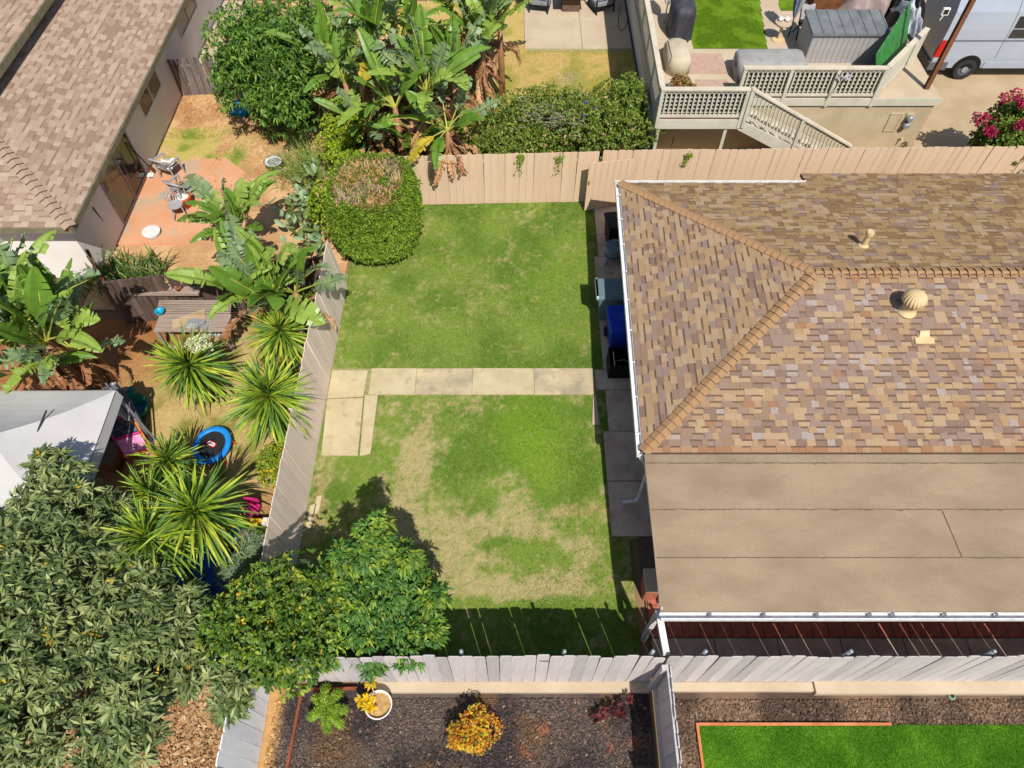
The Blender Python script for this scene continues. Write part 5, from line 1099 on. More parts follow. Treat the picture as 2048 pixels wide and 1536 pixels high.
# heap under silver and grey tarps
mat('tarp_silver', C(206, 210, 218), C(150, 154, 162), scale=4, rough=.35, bump=.6, bscale=14); mat('tarp_mauve', C(168, 150, 144), C(136, 120, 116), scale=3, rough=.7, bump=.4, bscale=8)
def heap(c, rx, ry, h, seed, m, name, label, cat='tarp'):
    r = np.random.default_rng(seed); o1, o2 = r.uniform(0, 50, 2)
    def f(u, v):
        x, y = 2 * u - 1, 2 * v - 1; d = max(abs(x), abs(y)); z = h * max(0, 1 - d ** 3) * (.55 + .9 * float(vnoise(np.array(x * 2 + o1), np.array(y * 2 + o2), 1.6)))
        return (c.x + rx * x * (1 + .2 * math.sin(5 * y + o1)), c.y + ry * y * (1 + .2 * math.sin(6 * x + o2)), c.z + z + .02 * math.sin(23 * x + 11 * y))
    return obj(name, label, cat, c, [('sheet', MB().grid(f, 22, 22), m, True), ('bundle', MB().rbox(c.x - rx * .6, c.x + rx * .6, c.y - ry * .6, c.y + ry * .6, c.z, c.z + h * .45, .05), 'tarp_mauve')])
heap(D(1725, 5), .8, .9, .7, 3, 'tarp_mauve', 'covered_furniture', 'patio furniture heaped under mauve grey covers behind the shed', 'furniture')
heap(D(1800, 38), .5, .9, .75, 4, 'black_plastic', 'junk_heap', 'dark heap of bags between shed and green panel', 'heap')
heap(D(1812, 45, DZ + .35), .22, .75, .5, 5, 'tarp_silver', 'silver_tarp', 'crumpled silver tarp draped beside the green panel')
heap(D(1783, 82), .12, .35, .4, 6, 'tarp_silver', 'silver_tarp', 'loose silver sheet hanging at the green panel end')
# green panel along the angled railing
mat('green_panel', C(62, 132, 66), C(48, 112, 54), scale=5, rough=.6)
a, b = Vector((XC + .12, YB + .4, DZ)), Vector((11.9, 20.45, DZ)); mb = MB(); d = (b - a); nn = Vector((-d.y, d.x, 0)).normalized()
mb.add([a, b, b + Vector((0, 0, 1.45)) + nn * .5, a + Vector((0, 0, .95)) + nn * .4, a + nn * .02, b + nn * .02, b + Vector((0, 0, 1.45)) + nn * .52, a + Vector((0, 0, .95)) + nn * .42], [(0, 1, 2, 3), (7, 6, 5, 4), (0, 3, 7, 4), (2, 6, 7, 3), (1, 5, 6, 2)])
T = obj('green_panel', 'green sheet panel leaning behind the angled railing', 'panel', a, [('sheet', mb, 'green_panel')])
for i in range(8):
    p = (a + Vector((0, 0, .95)) + nn * .4).lerp(b + Vector((0, 0, 1.45)) + nn * .5, (i + .5) / 8); MB().lathe([(.02, -.01), (.025, .015)], 8, p).build('grommet', M('galv'), T)
# pole, floodlight
mat('pole_brown', C(142, 92, 62), C(112, 70, 46), scale=2, rough=.8, stretch=(6, 6, .4))
p = P(1852, 177, DZ); obj('wooden_pole', 'tall square brown wooden pole at the deck corner', 'pole', (p.x, p.y, DZ), [('shaft', MB().box(p.x - .06, p.x + .06, p.y - .06, p.y + .06, DZ - .02, 6.6), 'pole_brown'), ('conduit', MB().box(p.x - .075, p.x - .062, p.y - .03, p.y + .03, DZ, 6.4), 'dark_metal')])
p = P(1888, 30, 2.85); obj('flood_light', 'square white flood light on the angled railing end', 'lamp', p, [('frame', MB().box(p.x - .1, p.x + .1, p.y - .03, p.y + .05, p.z, p.z + .2), 'white_metal'), ('lens', MB().box(p.x - .07, p.x + .07, p.y - .034, p.y - .03, p.z + .03, p.z + .17), 'glass_dark'), ('bracket', MB().tube([p + Vector((-.05, 0, -.15)), p + Vector((0, 0, .02))], .02, 6), 'white_metal')])
mat('rag', C(190, 190, 200), C(160, 162, 176), scale=8, rough=.9)
p = Vector((P(1675, 150, 2.35).x, YB - .05, 2.5)); obj('tied_rag', 'grey rag tied round the deck railing post', 'rag', p, [('cloth', MB().grid(lambda u, v: (p.x + .16 * (u - .5) * 2 * (1 + .3 * math.sin(7 * v)), p.y - .03 - .03 * math.sin(9 * u + 4 * v), p.z + .14 * (v - .5) + .05 * math.cos(8 * u)), 10, 5), 'rag', True), ('strap', MB().tube([p + Vector((0, -.05, .05)), p + Vector((-.12, -.07, -.35)), p + Vector((-.2, -.06, -.62))], .012, 5), 'deck_paint')])
# van
mat('van_paint', C(172, 180, 192), C(164, 172, 186), scale=1, rough=.28, spec=.6); mat('van_trim', C(96, 98, 104), rough=.6); mat('tail_red', C(196, 20, 14), rough=.25, spec=.5); mat('tyre', C(58, 56, 56), C(46, 44, 44), scale=9, rough=.85)
vx, vy = 13.75, 21.95
T = thing('parked_van', 'pale blue high roofed panel van parked on the driveway', 'van', (vx, vy, 0))
prof = [(0, .42), (.0, .75), (.03, 1.2), (.06, 1.7), (.14, 2.2), (.28, 2.52), (.55, 2.64)]
def vb(u, v):
    k = v * (len(prof) - 1); i = min(int(k), len(prof) - 2); f = k - i; y = prof[i][0] + (prof[i + 1][0] - prof[i][0]) * f; z = prof[i][1] + (prof[i + 1][1] - prof[i][1]) * f
    x = u * 6.0; ins = .10 * max(0, z - .9) / 1.7 if u == 0 else 0
    return (vx + x + ins, vy + y, z)
body = MB(); body.grid(vb, 12, 18); body.grid(lambda u, v: (vx + 6.0 * u + (.1 if u == 0 else 0), vy + .55 + .95 * v, 2.64 + .05 * math.sin(math.pi * v)), 6, 4)
body.grid(lambda u, v: (vb(u, 1 - v)[0], 2 * vy + 2.05 - vb(u, 1 - v)[1], vb(u, 1 - v)[2]), 6, 12)
rear = []; m_ = 18
for j in range(m_): 
    p1, p2 = vb(0, j / m_), vb(0, (j + 1) / m_); y1, y2 = 2 * vy + 2.05 - p1[1], 2 * vy + 2.05 - p2[1]
    body.add([p1, (p1[0], y1, p1[2]), (p2[0], y2, p2[2]), p2], [(0, 1, 2, 3)])
body.add([(vx, vy, .42), (vx + 6, vy, .42), (vx + 6, vy + 2.05, .42), (vx, vy + 2.05, .42)], [(0, 1, 2, 3)])
Bd = body.build('body', M('van_paint'), T, smooth=False)
MB().box(vx - .06, vx + .55, vy - .03, vy + 2.05, .36, .62).build('bumper', M('van_trim'), T)
MB().box(vx + 1.75, vx + 5.9, vy - .025, vy + .0, .42, .62).build('sill', M('van_paint'), T)
for x in (2.0, 3.55):
    sm = MB(); pp_ = [(vx + x, vy + y - .002, z) for y, z in prof[1:6]]
    for q0, q1 in zip(pp_[:-1], pp_[1:]): sm.beam(q0, q1, .016, .006, up=(0, 1, 0))
    sm.build('door_seam', M('van_trim'), T)
MB().box(vx + .3, vx + 6, vy + .02, vy + .05, 1.32, 1.345).build('belt_line', M('van_trim'), T)
MB().add([(vx + 2.06, vy + .028, 1.42), (vx + 3.45, vy + .028, 1.42), (vx + 3.45, vy + .105, 2.08), (vx + 2.12, vy + .105, 2.08)], [(0, 1, 2, 3)]).build('window', M('glass_dark'), T)
for y in (vy - .012, vy + 2.02): MB().add([(vx - .012, y, .8), (vx + .17, y, .8), (vx + .2, y + .035, 1.35), (vx + .03, y + .035, 1.35), (vx - .012, y + .12, .8), (vx + .03, y + .14, 1.35)], [(0, 1, 2, 3), (4, 0, 3, 5)]).build('tail_light', M('tail_red'), T)
for x in (1.22, 4.9):
    for y in (vy - .02, vy + 1.85):
        cc = Vector((vx + x, y, .36)); ty = MB(); n = 28
        for (r1, y1, r2, y2) in ((.22, -.0, .34, .0), (.34, 0, .36, .04), (.36, .04, .36, .2), (.36, .2, .22, .22)):
            k = len(ty.v)
            for i in range(n):
                t = 2 * math.pi * i / n
                ty.v += [(cc.x + r1 * math.cos(t), cc.y + y1, cc.z + r1 * math.sin(t)), (cc.x + r2 * math.cos(t), cc.y + y2, cc.z + r2 * math.sin(t))]
            for i in range(n): a_, b_ = k + 2 * i, k + 2 * ((i + 1) % n); ty.f.append((a_, b_, b_ + 1, a_ + 1)); ty.m.append(0)
        wh = ty.build('wheel', M('tyre'), T, smooth=True)
        MB().tube([cc + Vector((0, .02, 0)), cc + Vector((0, .06, 0))], .22, 20).build('rim', M('van_trim'), wh); MB().tube([cc + Vector((0, -.01, 0)), cc + Vector((0, .03, 0))], .1, 12).build('hub', M('galv'), wh)
MB().add([(vx + 1.22 + .46 * math.cos(t), vy - .008, .4 + .46 * math.sin(t)) for t in [math.pi * i / 14 for i in range(15)]], [tuple(range(15))]).build('wheel_arch', M('black_plastic'), T)
# patio behind the hedge
mat('cushion', C(150, 152, 158), C(126, 128, 134), scale=6, rough=.9, bump=.2); mat('fire_top', C(190, 190, 190), C(170, 170, 172), scale=3)
def lounge(label, c, rz):
    T = thing('patio_chair', label, 'chair', c, rz=rz); w, dp = .68, .7
    for x in (-w / 2 - .04, w / 2 + .04):
        MB().tube([(x, -.3, 0), (x, -.32, .55), (x, .1, .58), (x, .4, .5)], .025, 6).build('armrest', M('dark_metal'), T, local=True)
        MB().tube([(x, .38, 0), (x, .36, .5), (x, .5, .95)], .025, 6).build('leg', M('dark_metal'), T, local=True)
    MB().rbox(-w / 2, w / 2, -.35, .35, .28, .44, .05).build('seat_cushion', M('cushion'), T, local=True)
    bk = MB(); bk.add([(-w / 2, .3, .4), (w / 2, .3, .4), (w / 2, .55, .98), (-w / 2, .55, .98), (-w / 2, .42, .36), (w / 2, .42, .36), (w / 2, .67, .94), (-w / 2, .67, .94)], [(0, 1, 2, 3), (7, 6, 5, 4), (0, 3, 7, 4), (2, 1, 5, 6), (3, 2, 6, 7)]); bk.build('back_cushion', M('cushion'), T, local=True)
    MB().box(-w / 2, w / 2, -.34, .38, .2, .28).build('seat_frame', M('dark_metal'), T, local=True)
    MB().tube([(-w / 2 - .04, -.3, .03), (w / 2 + .04, -.3, .03)], .02, 6).build('stretcher', M('dark_metal'), T, local=True); return T
p = P(1082, 22); lounge('dark framed patio chair nearer the bird of paradise', (p.x, p.y + .15, .03), math.radians(80)); p = P(1200, 25); lounge('dark framed patio chair on the wall side of the fire table', (p.x, p.y + .2, .03), math.radians(-70))
p = P(1142, 28); obj('fire_table', 'square brown fire table on the cream patio', 'table', (p.x, p.y, .03), [('base', MB().box(p.x - .32, p.x + .32, p.y + .1, p.y + .75, .03, .55), 'brown_planter'), ('top', MB().rbox(p.x - .5, p.x + .5, p.y - .08, p.y + .92, .55, .62, .02), 'fire_top'), ('rim', MB().box(p.x - .52, p.x + .52, p.y - .1, p.y + .94, .545, .6), 'dark_metal')])
w1 = [P(1240, 12), P(1237, 35), P(1236, 55), P(1242, 64), P(1252, 55), P(1256, 40)]; obj('power_cable', 'dark cable looping on the shaded patio beside the wall', 'cable', w1[0], [('cord', MB().tube([p + Vector((0, 0, .042)) for p in w1], .012, 5), 'dark_metal')])
for (px, py, z) in ((1296, 66, .9), (1302, 118, .9)): 
    c = ray_plane(px, py, Vector((4.28, 0, 0)), Vector((1, 0, 0))); obj('wall_light', 'small round black wall light, ' + ('farther back on the white wall' if py < 100 else 'nearest the deck landing on the white wall'), 'lamp', c, [('shade', MB().tube([c + Vector((0, 0, -.06)), c + Vector((-.1, 0, -.02)), c + Vector((-.12, 0, -.02))], [.1, .11, .08], 14), 'black_plastic'), ('plate', MB().box(c.x - .02, c.x + .01, c.y - .06, c.y + .06, c.z - .06, c.z + .06), 'dark_metal')])
# ------------------------------------------------------------------ bins and things beside the house
mat('bin_grey', C(110, 132, 140), C(98, 118, 126), scale=2, rough=.5); mat('bin_blue', C(24, 66, 196), C(18, 54, 176), scale=2, rough=.42); mat('bin_lid_pale', C(196, 214, 214), rough=.5); mat('mark_pale', C(150, 172, 182), rough=.7); mat('mark_white', C(226, 230, 240), rough=.6); mat('mark_blue', C(96, 120, 210), rough=.7)
def wheelie(label, c, rz, m, lidm, h=1.0):
    T = thing('wheelie_bin', label, 'bin', c, rz=rz); w, d = .3, .36
    b = MB(); lo = [(-w * .78, -d * .72), (w * .78, -d * .72), (w * .78, d * .72), (-w * .78, d * .72)]; hi = [(-w, -d), (w, -d), (w, d), (-w, d)]
    b.add([(x, y, .06) for x, y in lo] + [(x, y, h - .08) for x, y in hi], [(3, 2, 1, 0), (0, 1, 5, 4), (1, 2, 6, 5), (2, 3, 7, 6), (3, 0, 4, 7), (4, 5, 6, 7)]); b.build('body', M(m), T, local=True)
    L = MB().rbox(-w - .035, w + .035, -d - .06, d + .04, h - .1, h, .045); lo_ = L.build('lid', M(lidm), T, local=True)
    MB().tube([(-w * .8, d + .06, h - .1), (w * .8, d + .06, h - .1)], .02, 8).build('handle', M('black_plastic'), T, local=True)
    for x in (-w, w - .06): MB().tube([(x, d * .75, .12), (x + .06, d * .75, .12)], .12, 14).build('wheel', M('black_plastic'), T, local=True)
    return T, lo_
def stroke(pts, c, s, z, m, parent, w=.014, name='marking'):
    mb = MB()
    for a, b in zip(pts[:-1], pts[1:]): mb.beam(Vector((c[0] + a[0] * s, c[1] + a[1] * s, z)), Vector((c[0] + b[0] * s, c[1] + b[1] * s, z)), w, .004)
    return mb.build(name, M(m), parent, local=True)
p = P(1192, 577, 1.0); wb1, l1 = wheelie('grey wheelie bin with a pale lid edge beside the blue bin', (p.x + .42, p.y, .03), math.radians(-90), 'bin_grey', 'bin_grey')
MB().rbox(-.33, .33, -.43, -.36, .92, 1.012, .03).build('lid_edge', M('bin_lid_pale'), wb1, local=True)
# house number painted on the lid
for pts, cx in (([(0, 0), (.1, .02), (.1, .1), (0, .1), (0, 0), (.1, -.12)], .02), ([(0, .1), (0, -.1)], -.10), ([(.1, .1), (0, .1), (0, .0), (.1, 0), (.1, -.1), (0, -.1)], -.26), ([(0, .1), (.1, .1), (.1, -.1), (0, -.1), (0, .1)], .16)): stroke([(a, b) for a, b in pts], (cx, .08), .9, 1.003, 'mark_pale', l1)
p = P(1210, 660, .05); wb2, l2 = wheelie('blue wheelie bin beside the house wall under the gutter', (2.60, P(1225, 640, .9).y, .03), math.radians(4), 'bin_blue', 'bin_blue', .98)
stroke([(-.06, .08), (.02, .1), (.06, .05), (0, 0), (-.06, -.06), (.06, -.08)], (.0, .02), 1.2, .984, 'mark_blue', l2)
for i in range(6):
    x = -.13 + i * .046; mb = MB(); mb.box(x, x + .034, -.352, -.345, .80, .806); mb.box(x, x + .034, -.352, -.345, .834, .84); mb.box(x, x + .008, -.352, -.345, .806, .834); mb.box(x + .026, x + .034, -.352, -.345, .806, .834); mb.build('lettering', M('mark_white'), wb2, local=True)
c = P(1240, 720, .4); T = thing('open_crate', 'open black crate with pale metal frame inside beside house wall', 'crate', (2.62, c.y, .03)); mb = MB(); q = .34
mb.box(-q, q, -q * .8, -q * .8 + .02, 0, .5); mb.box(-q, q, q * .8 - .02, q * .8, 0, .5); mb.box(-q, -q + .02, -q * .8 + .02, q * .8 - .02, 0, .5); mb.box(q - .02, q, -q * .8 + .02, q * .8 - .02, 0, .5); mb.box(-q, q, -q * .8, q * .8, 0, .02); mb.build('shell', M('black_plastic'), T, local=True)
MB().tube([(-.22, .2, .42), (-.22, -.2, .42), (-.18, -.23, .42), (.3, -.23, .42)], .012, 6).build('frame', M('white_metal'), T, local=True)
MB().tube([(-.12, .1, .2), (.05, .1, .25), (.2, .05, .2)], .012, 6).build('rod', M('galv'), T, local=True)
c = P(1225, 455, .5); T = thing('black_bin', 'square black bin tilted under the roof corner by the gate', 'bin', (c.x + .12, c.y, .03), rz=.12)
b = MB(); b.add([(-.24, -.24, 0), (.24, -.24, 0), (.24, .24, 0), (-.24, .24, 0), (-.3, -.3, .72), (.3, -.3, .72), (.3, .3, .72), (-.3, .3, .72)], [(3, 2, 1, 0), (0, 1, 5, 4), (1, 2, 6, 5), (2, 3, 7, 6), (3, 0, 4, 7)]); b.build('body', M('black_plastic'), T, local=True); MB().rbox(-.33, .33, -.33, .33, .7, .76, .03).build('lid', M('black_plastic'), T, local=True)
c = P(1222, 505, .3); T = thing('hose_reel', 'grey hose reel with coiled hose beside the wall', 'hose reel', (c.x + .08, c.y, .03)); hs = mat('hose_grey', C(176, 178, 172), C(150, 152, 146), scale=6, rough=.6)
MB().tube([(.22 * math.cos(t) * (1 + .02 * math.sin(5 * t)), .22 * math.sin(t), .28 + .012 * t) for t in [i * .35 for i in range(60)]], .018, 6).build('hose', hs, T, local=True)
MB().tube([(-.18, -.1, .05), (-.3, -.3, .04), (-.22, -.52, .03), (-.05, -.5, .03)], .018, 6).build('hose', hs, T, local=True)
MB().lathe([(.05, 0), (.05, .2), (.25, .22), (.25, .25), (.06, .27), (.06, .48), (.24, .5), (.24, .52), (.04, .54)], 18).build('drum', M('bin_grey'), T, local=True)
for x in (-.2, .2): MB().tube([(x, -.2, 0), (x * .5, 0, .28), (x, .2, 0)], .02, 6).build('leg', M('bin_grey'), T, local=True)
# terracotta wall foot below the patio roof corner
p = P(1300, 1180); obj('brick_pillar', 'terracotta painted pillar foot at the patio corner', 'pillar', (2.6, p.y, 0), [('pillar', MB().rbox(2.56, 2.86, p.y - .2, p.y + .2, -.02, .55, .02), 'paver_red'), ('cap', MB().rbox(2.53, 2.89, p.y - .23, p.y + .23, .55, .6, .02), 'concrete_cream')])
p = P(612, 1128); obj('sprinkler_box', 'small white valve box on the shaded ground by the fence', 'valve box', p, [('box', MB().rbox(p.x - .06, p.x + .06, p.y - .05, p.y + .05, -.02, .16, .02), 'white_metal'), ('pipe', MB().tube([p + Vector((.05, 0, .05)), p + Vector((.16, .02, .08))], .015, 6), 'galv')])
p = P(1902, 1393); obj('drain_cap', 'small green drain cap in the bark bed', 'drain cap', p, [('cap', MB().lathe([(.07, -.02), (.07, .03), (.05, .05)], 16, p), mat_n) for mat_n in ('lf_juniper',)] + [('grate', MB().lathe([(.035, .05), (.035, .056)], 12, p), 'dark_metal')])
# yellow succulent in a white pot
c = P(757, 1410, .28); T = thing('potted_succulent', 'bright yellow succulent in a round white pot on dark mulch', 'potted plant', (c.x, c.y, 0))
MB().lathe([(.16, -.02), (.22, .2), (.245, .3), (.25, .32), (.225, .32), (.21, .25)], 28, (c.x, c.y, 0), cap1=False).build('pot', M('white_paint'), T, smooth=True); MB().lathe([(.2, .2), (.215, .25), (.02, .28)], 24, (c.x, c.y, 0)).build('soil', mat('straw_soil', C(206, 172, 112), C(170, 130, 80), scale=20, bump=.6), T)
so3 = []
for (px, py, z) in ((728, 1408, .36), (738, 1416, .42), (745, 1410, .4), (742, 1368, .4), (722, 1402, .34), (737, 1398, .42)):
    q = P(px, py, z); so3.append(rosettes(np.array([q]), np.array([[-.2, -.1, 1.0]]), 18, .12, .045, ms('lf_succ_yel', 'lf_gold'), [4, 1], spread=(.35, 1.1), droop=.1)); MB().tube([(c.x, c.y, .24), q], .012, 5).build('stem', M('lf_twig'), T)
soup_obj('rosettes', so3, ms('lf_succ_yel', 'lf_gold'), T)

# ------------------------------------------------------------------ canopy tent and play things
cx, cy, hw, ze, zp = -9.55, 6.55, 1.52, 1.98, 2.75
mat('tent_white', C(206, 202, 200), C(190, 186, 184), scale=.8, rough=.7, bump=.08, bscale=5)
T = thing('canopy_tent', 'white pop up canopy tent with square roof under the leaves', 'tent', (cx, cy, 0)); rt = MB()
cs = [(cx - hw, cy - hw), (cx + hw, cy - hw), (cx + hw, cy + hw), (cx - hw, cy + hw)]
for i in range(4):
    A1, A2 = cs[i], cs[(i + 1) % 4]
    def f(u, v, A1=A1, A2=A2):
        x, y = A1[0] + (A2[0] - A1[0]) * u, A1[1] + (A2[1] - A1[1]) * u
        return (x + (cx - x) * v, y + (cy - y) * v, ze + (zp - ze) * v - .10 * math.sin(math.pi * v) * (1 - .0 * u) + .03 * math.sin(math.pi * u) * (1 - v) * -1)
    rt.grid(f, 10, 8)
rt.build('roof', M('tent_white'), T)
for i in range(4):
    A1, A2 = cs[i], cs[(i + 1) % 4]; ox, oy = ((A1[0] + A2[0]) / 2 - cx) * .012, ((A1[1] + A2[1]) / 2 - cy) * .012
    MB().grid(lambda u, v: (A1[0] + (A2[0] - A1[0]) * u + ox * (1 + v * 2), A1[1] + (A2[1] - A1[1]) * u + oy * (1 + v * 2), ze - .24 * v - .03 * math.sin(math.pi * u)), 10, 2).build('valance', M('tent_white'), T)
    MB().tube([(A1[0] * .995 + cx * .005, A1[1] * .995 + cy * .005, 0), (A1[0] * .99 + cx * .01, A1[1] * .99 + cy * .01, ze - .02)], .022, 8).build('leg', M('galv'), T)
MB().tube([P(94, 822, 2.42) + Vector((0, 0, .02)), P(82, 850, 2.36) + Vector((0, 0, .02)), P(66, 890, 2.25) + Vector((0, 0, .02))], .018, 5).build('strap', M('dark_metal'), T)
mat('stripe_dark', C(96, 98, 108), rough=.85)
folded(P(292, 868, .25), (P(226, 785, 1.3) - P(292, 868, .25)), 1.35, .15, ['cloth_white', 'stripe_dark', 'cover_grey', 'stripe_dark'], 'folded_umbrella', 'closed striped beach umbrella leaning beside the canopy tent', 'umbrella', 'steel')
mat('teal', C(24, 128, 118), C(16, 106, 102), scale=3, rough=.45); mat('tub_blue', C(36, 92, 128), rough=.5)
p = P(278, 828); obj('round_tub', 'teal round plastic tub under the striped umbrella', 'tub', p, [('shell', MB().lathe([(.2, 0), (.3, .3), (.33, .32), (.29, .3), (.18, .04)], 26, p, cap1=False), 'teal', True), ('water', MB().lathe([(.2, .1), (.23, .13)], 20, p), 'tub_blue')])
p = P(268, 800); obj('toy_bin', 'small teal plastic bin behind the round tub', 'bin', p, [('shell', MB().rbox(p.x - .16, p.x + .16, p.y - .13, p.y + .13, 0, .4, .05), 'teal'), ('toy', MB().lathe([(.03, .4), (.07, .44), (.03, .5)], 10, p), 'cushion', True)])
p = P(228, 855, .3); obj('sand_table', 'teal green oval sandbox lid under the tent edge', 'sandbox', (p.x, p.y, 0), [('lid', MB().lathe([(.28, .3), (.34, .34), (.33, .46), (.2, .5), (.05, .51)], 26, (p.x, p.y, 0), sx=1.15), 'teal', True), ('base', MB().lathe([(.24, 0), (.28, .3)], 20, (p.x, p.y, 0), sx=1.1), 'tub_blue')])
mat('pink', C(222, 56, 132), C(200, 44, 116), scale=3, rough=.45); mat('toy_orange', C(238, 140, 40), rough=.5); mat('pink_pale', C(240, 176, 206), C(222, 120, 180), scale=14, rough=.7); mat('toy_dark', C(50, 54, 64), C(130, 150, 170), scale=16, fac=(.5, .75), rough=.7)
a, b = P(232, 870, .7), P(305, 915, .25)
T = thing('toy_rack', 'pink framed toy rack with a dark patterned bin and pink bin', 'toy rack', P(270, 905)); Lx = Vector((.55, .22, 0)); 
o_ = P(240, 880, 0); e1 = Vector((.52, .2, 0)); e2 = Vector((.28, -.42, 0)); up = Vector((0, 0, 1))
for k, (s_, z) in enumerate(((0, .78), (.5, .52), (1.0, .28))): MB().tube([o_ + e2 * s_ * 1.4 + up * z, o_ + e2 * s_ * 1.4 + e1 + up * z], .028, 8).build('rail', M('pink' if k < 2 else 'toy_orange'), T)
for s_ in (0, 1): MB().tube([o_ + e1 * s_ + up * .8, o_ + e1 * s_ + e2 * 1.5 + up * .02], .022, 6).build('side_bar', M('toy_orange' if s_ else 'pink'), T); MB().tube([o_ + e1 * s_ + up * .8, o_ + e1 * s_ - e2 * .1], .022, 6).build('leg', M('toy_orange'), T)
MB().grid(lambda u, v: o_ + e1 * (.05 + .9 * u) + e2 * (.08 + .58 * v) + up * (.76 - .24 * v - .08 * math.sin(3.14 * u) * math.sin(3.14 * v)), 8, 6).build('bin', M('toy_dark'), T); MB().grid(lambda u, v: o_ + e1 * (.05 + .9 * u) + e2 * (.76 + .6 * v) + up * (.5 - .22 * v - .08 * math.sin(3.14 * u) * math.sin(3.14 * v)), 8, 6).build('bin', M('pink_pale'), T)
MB().beam(o_ - e2 * .12 + up * .8, o_ - e2 * .12 + e1 + up * .8, .09, .05).build('header', M('white_metal'), T)
p = P(222, 925); obj('wooden_crate', 'rough brown wooden crate in tent shade', 'crate', p, [('side', MB().rbox(p.x - .3, p.x + .3, p.y - .25, p.y + .25, 0, .42, .01), 'brown_wood'), ('lid', MB().box(p.x - .31, p.x + .31, p.y - .26, p.y + .26, .422, .45), 'old_wood_b')])
# trampoline
p = P(423, 889, .24); T = thing('small_trampoline', 'small round trampoline with blue rim and black mat', 'trampoline', (p.x, p.y, 0)); mat('tramp_blue', C(40, 150, 232), C(28, 128, 216), scale=5, rough=.45, bump=.3, bscale=8)
MB().lathe([(.30, .225), (.31, .255), (.36, .265), (.42, .25), (.44, .215), (.42, .2)], 44, (p.x, p.y, 0), cap0=False, cap1=False, sx=.97, sy=1.12).build('rim_pad', M('tramp_blue'), T, smooth=True)
MB().lathe([(.315, .225), (.314, .235)], 40, (p.x, p.y, 0), sx=.97, sy=1.12).build('mat', M('stripe_dark') if False else mat('tramp_mat', C(42, 44, 50), C(34, 36, 42), scale=30), T)
def rrect(cx_, cy_, w, h, z, m, name, par, ang):
    pts = []
    for (sx_, sy_, a0) in ((1, 1, 0), (-1, 1, 90), (-1, -1, 180), (1, -1, 270)):
        for k in range(4): t = math.radians(a0 + k * 30); pts.append((sx_ * (w / 2 - h * .45) + h * .45 * math.cos(t), sy_ * (h / 2 - h * .45) + h * .45 * math.sin(t)))
    ca, sa = math.cos(ang), math.sin(ang); MB().prism([(cx_ + x * ca - y * sa, cy_ + x * sa + y * ca) for x, y in pts], z, z + .004).build(name, M(m), par)
rrect(p.x - .01, p.y + .02, .25, .13, .236, 'tail_red', 'logo', T, -.45); rrect(p.x - .01, p.y + .02, .19, .085, .2405, 'white_metal', 'logo', T, -.45); rrect(p.x - .01, p.y + .02, .12, .025, .245, 'stripe_dark', 'logo', T, -.45)
for k in range(6):
    t = k * math.pi / 3 + .3; x, y = p.x + .40 * math.cos(t), p.y + .45 * math.sin(t); MB().tube([(x, y, .21), (x + .05 * math.cos(t), y + .05 * math.sin(t), 0)], .022, 8).build('leg', M('tail_red'), T)
# pool and toys in the corner
mat('pool_blue', C(30, 96, 190), C(40, 140, 220), scale=9, rough=.3, fac=(.5, .6)); p = P(420, 1150); obj('paddling_pool', 'blue plastic paddling pool under the leaves', 'pool', p, [('wall', MB().lathe([(.5, 0), (.55, .25), (.58, .26), (.53, .24), (.48, .05)], 30, p, cap1=False), 'pool_blue', True), ('water', MB().lathe([(.48, .1), (.49, .11)], 24, p), 'pool_blue')])
p = P(462, 1075, .3); obj('toy_slide', 'teal and white plastic toy panel beside the soft blue green shrub', 'toy', (p.x, p.y, 0), [('panel', MB().beam(P(440, 1100, .1), P(485, 1050, .55), .22, .03), 'teal'), ('edge', MB().beam(P(452, 1100, .18), P(492, 1056, .6), .03, .06), 'white_metal'), ('foot', MB().tube([P(450, 1095, 0), P(450, 1092, .2)], .03, 6), 'teal')])
p = P(523, 1065); mat('toy_yellow', C(244, 196, 40), rough=.45); mat('toy_green', C(120, 150, 40), rough=.5); obj('toy_box', 'yellow and green toy crate beside the taupe fence', 'toy', p, [('body', MB().rbox(p.x - .18, p.x + .18, p.y - .15, p.y + .15, 0, .3, .03), 'toy_green'), ('lid', MB().rbox(p.x - .17, p.x + .1, p.y - .02, p.y + .16, .3, .38, .03), 'toy_yellow'), ('label', MB().box(p.x + .1, p.x + .17, p.y, p.y + .15, .3, .37), 'white_metal')])
for i, (px, py, m, lab) in enumerate(((497, 1060, 'tail_red', 'red'), (503, 1070, 'bin_blue', 'blue'), (492, 1055, 'toy_green', 'green'), (488, 1064, 'toy_orange', 'orange'))):
    q = P(px, py); obj('toy_block', 'small ' + lab + ' plastic toy beside the yellow toy crate', 'toy', q, [('body', MB().rbox(q.x - .05, q.x + .05, q.y - .05, q.y + .05, 0, .09, .02), m), ('knob', MB().lathe([(.025, .09), (.025, .11)], 10, q), m)])
q = P(510, 1025); obj('pink_toy', 'pink plastic toy chair in shade by the taupe fence', 'toy', q, [('seat', MB().rbox(q.x - .14, q.x + .14, q.y - .12, q.y + .12, .16, .2, .02), 'pink'), ('back', MB().rbox(q.x - .14, q.x + .14, q.y + .12, q.y + .15, .16, .45, .02), 'pink')] + [('leg', MB().tube([(q.x + a, q.y + b, 0), (q.x + a, q.y + b, .17)], .018, 6), 'pink') for a in (-.11, .11) for b in (-.1, .12)])
q = P(505, 1092); MB(); flat('yard_slab', [(q.x - .35, q.y - .3), (q.x + .5, q.y - .3), (q.x + .5, q.y + .3), (q.x - .35, q.y + .3)], -.03, .02, 'concrete_grey')
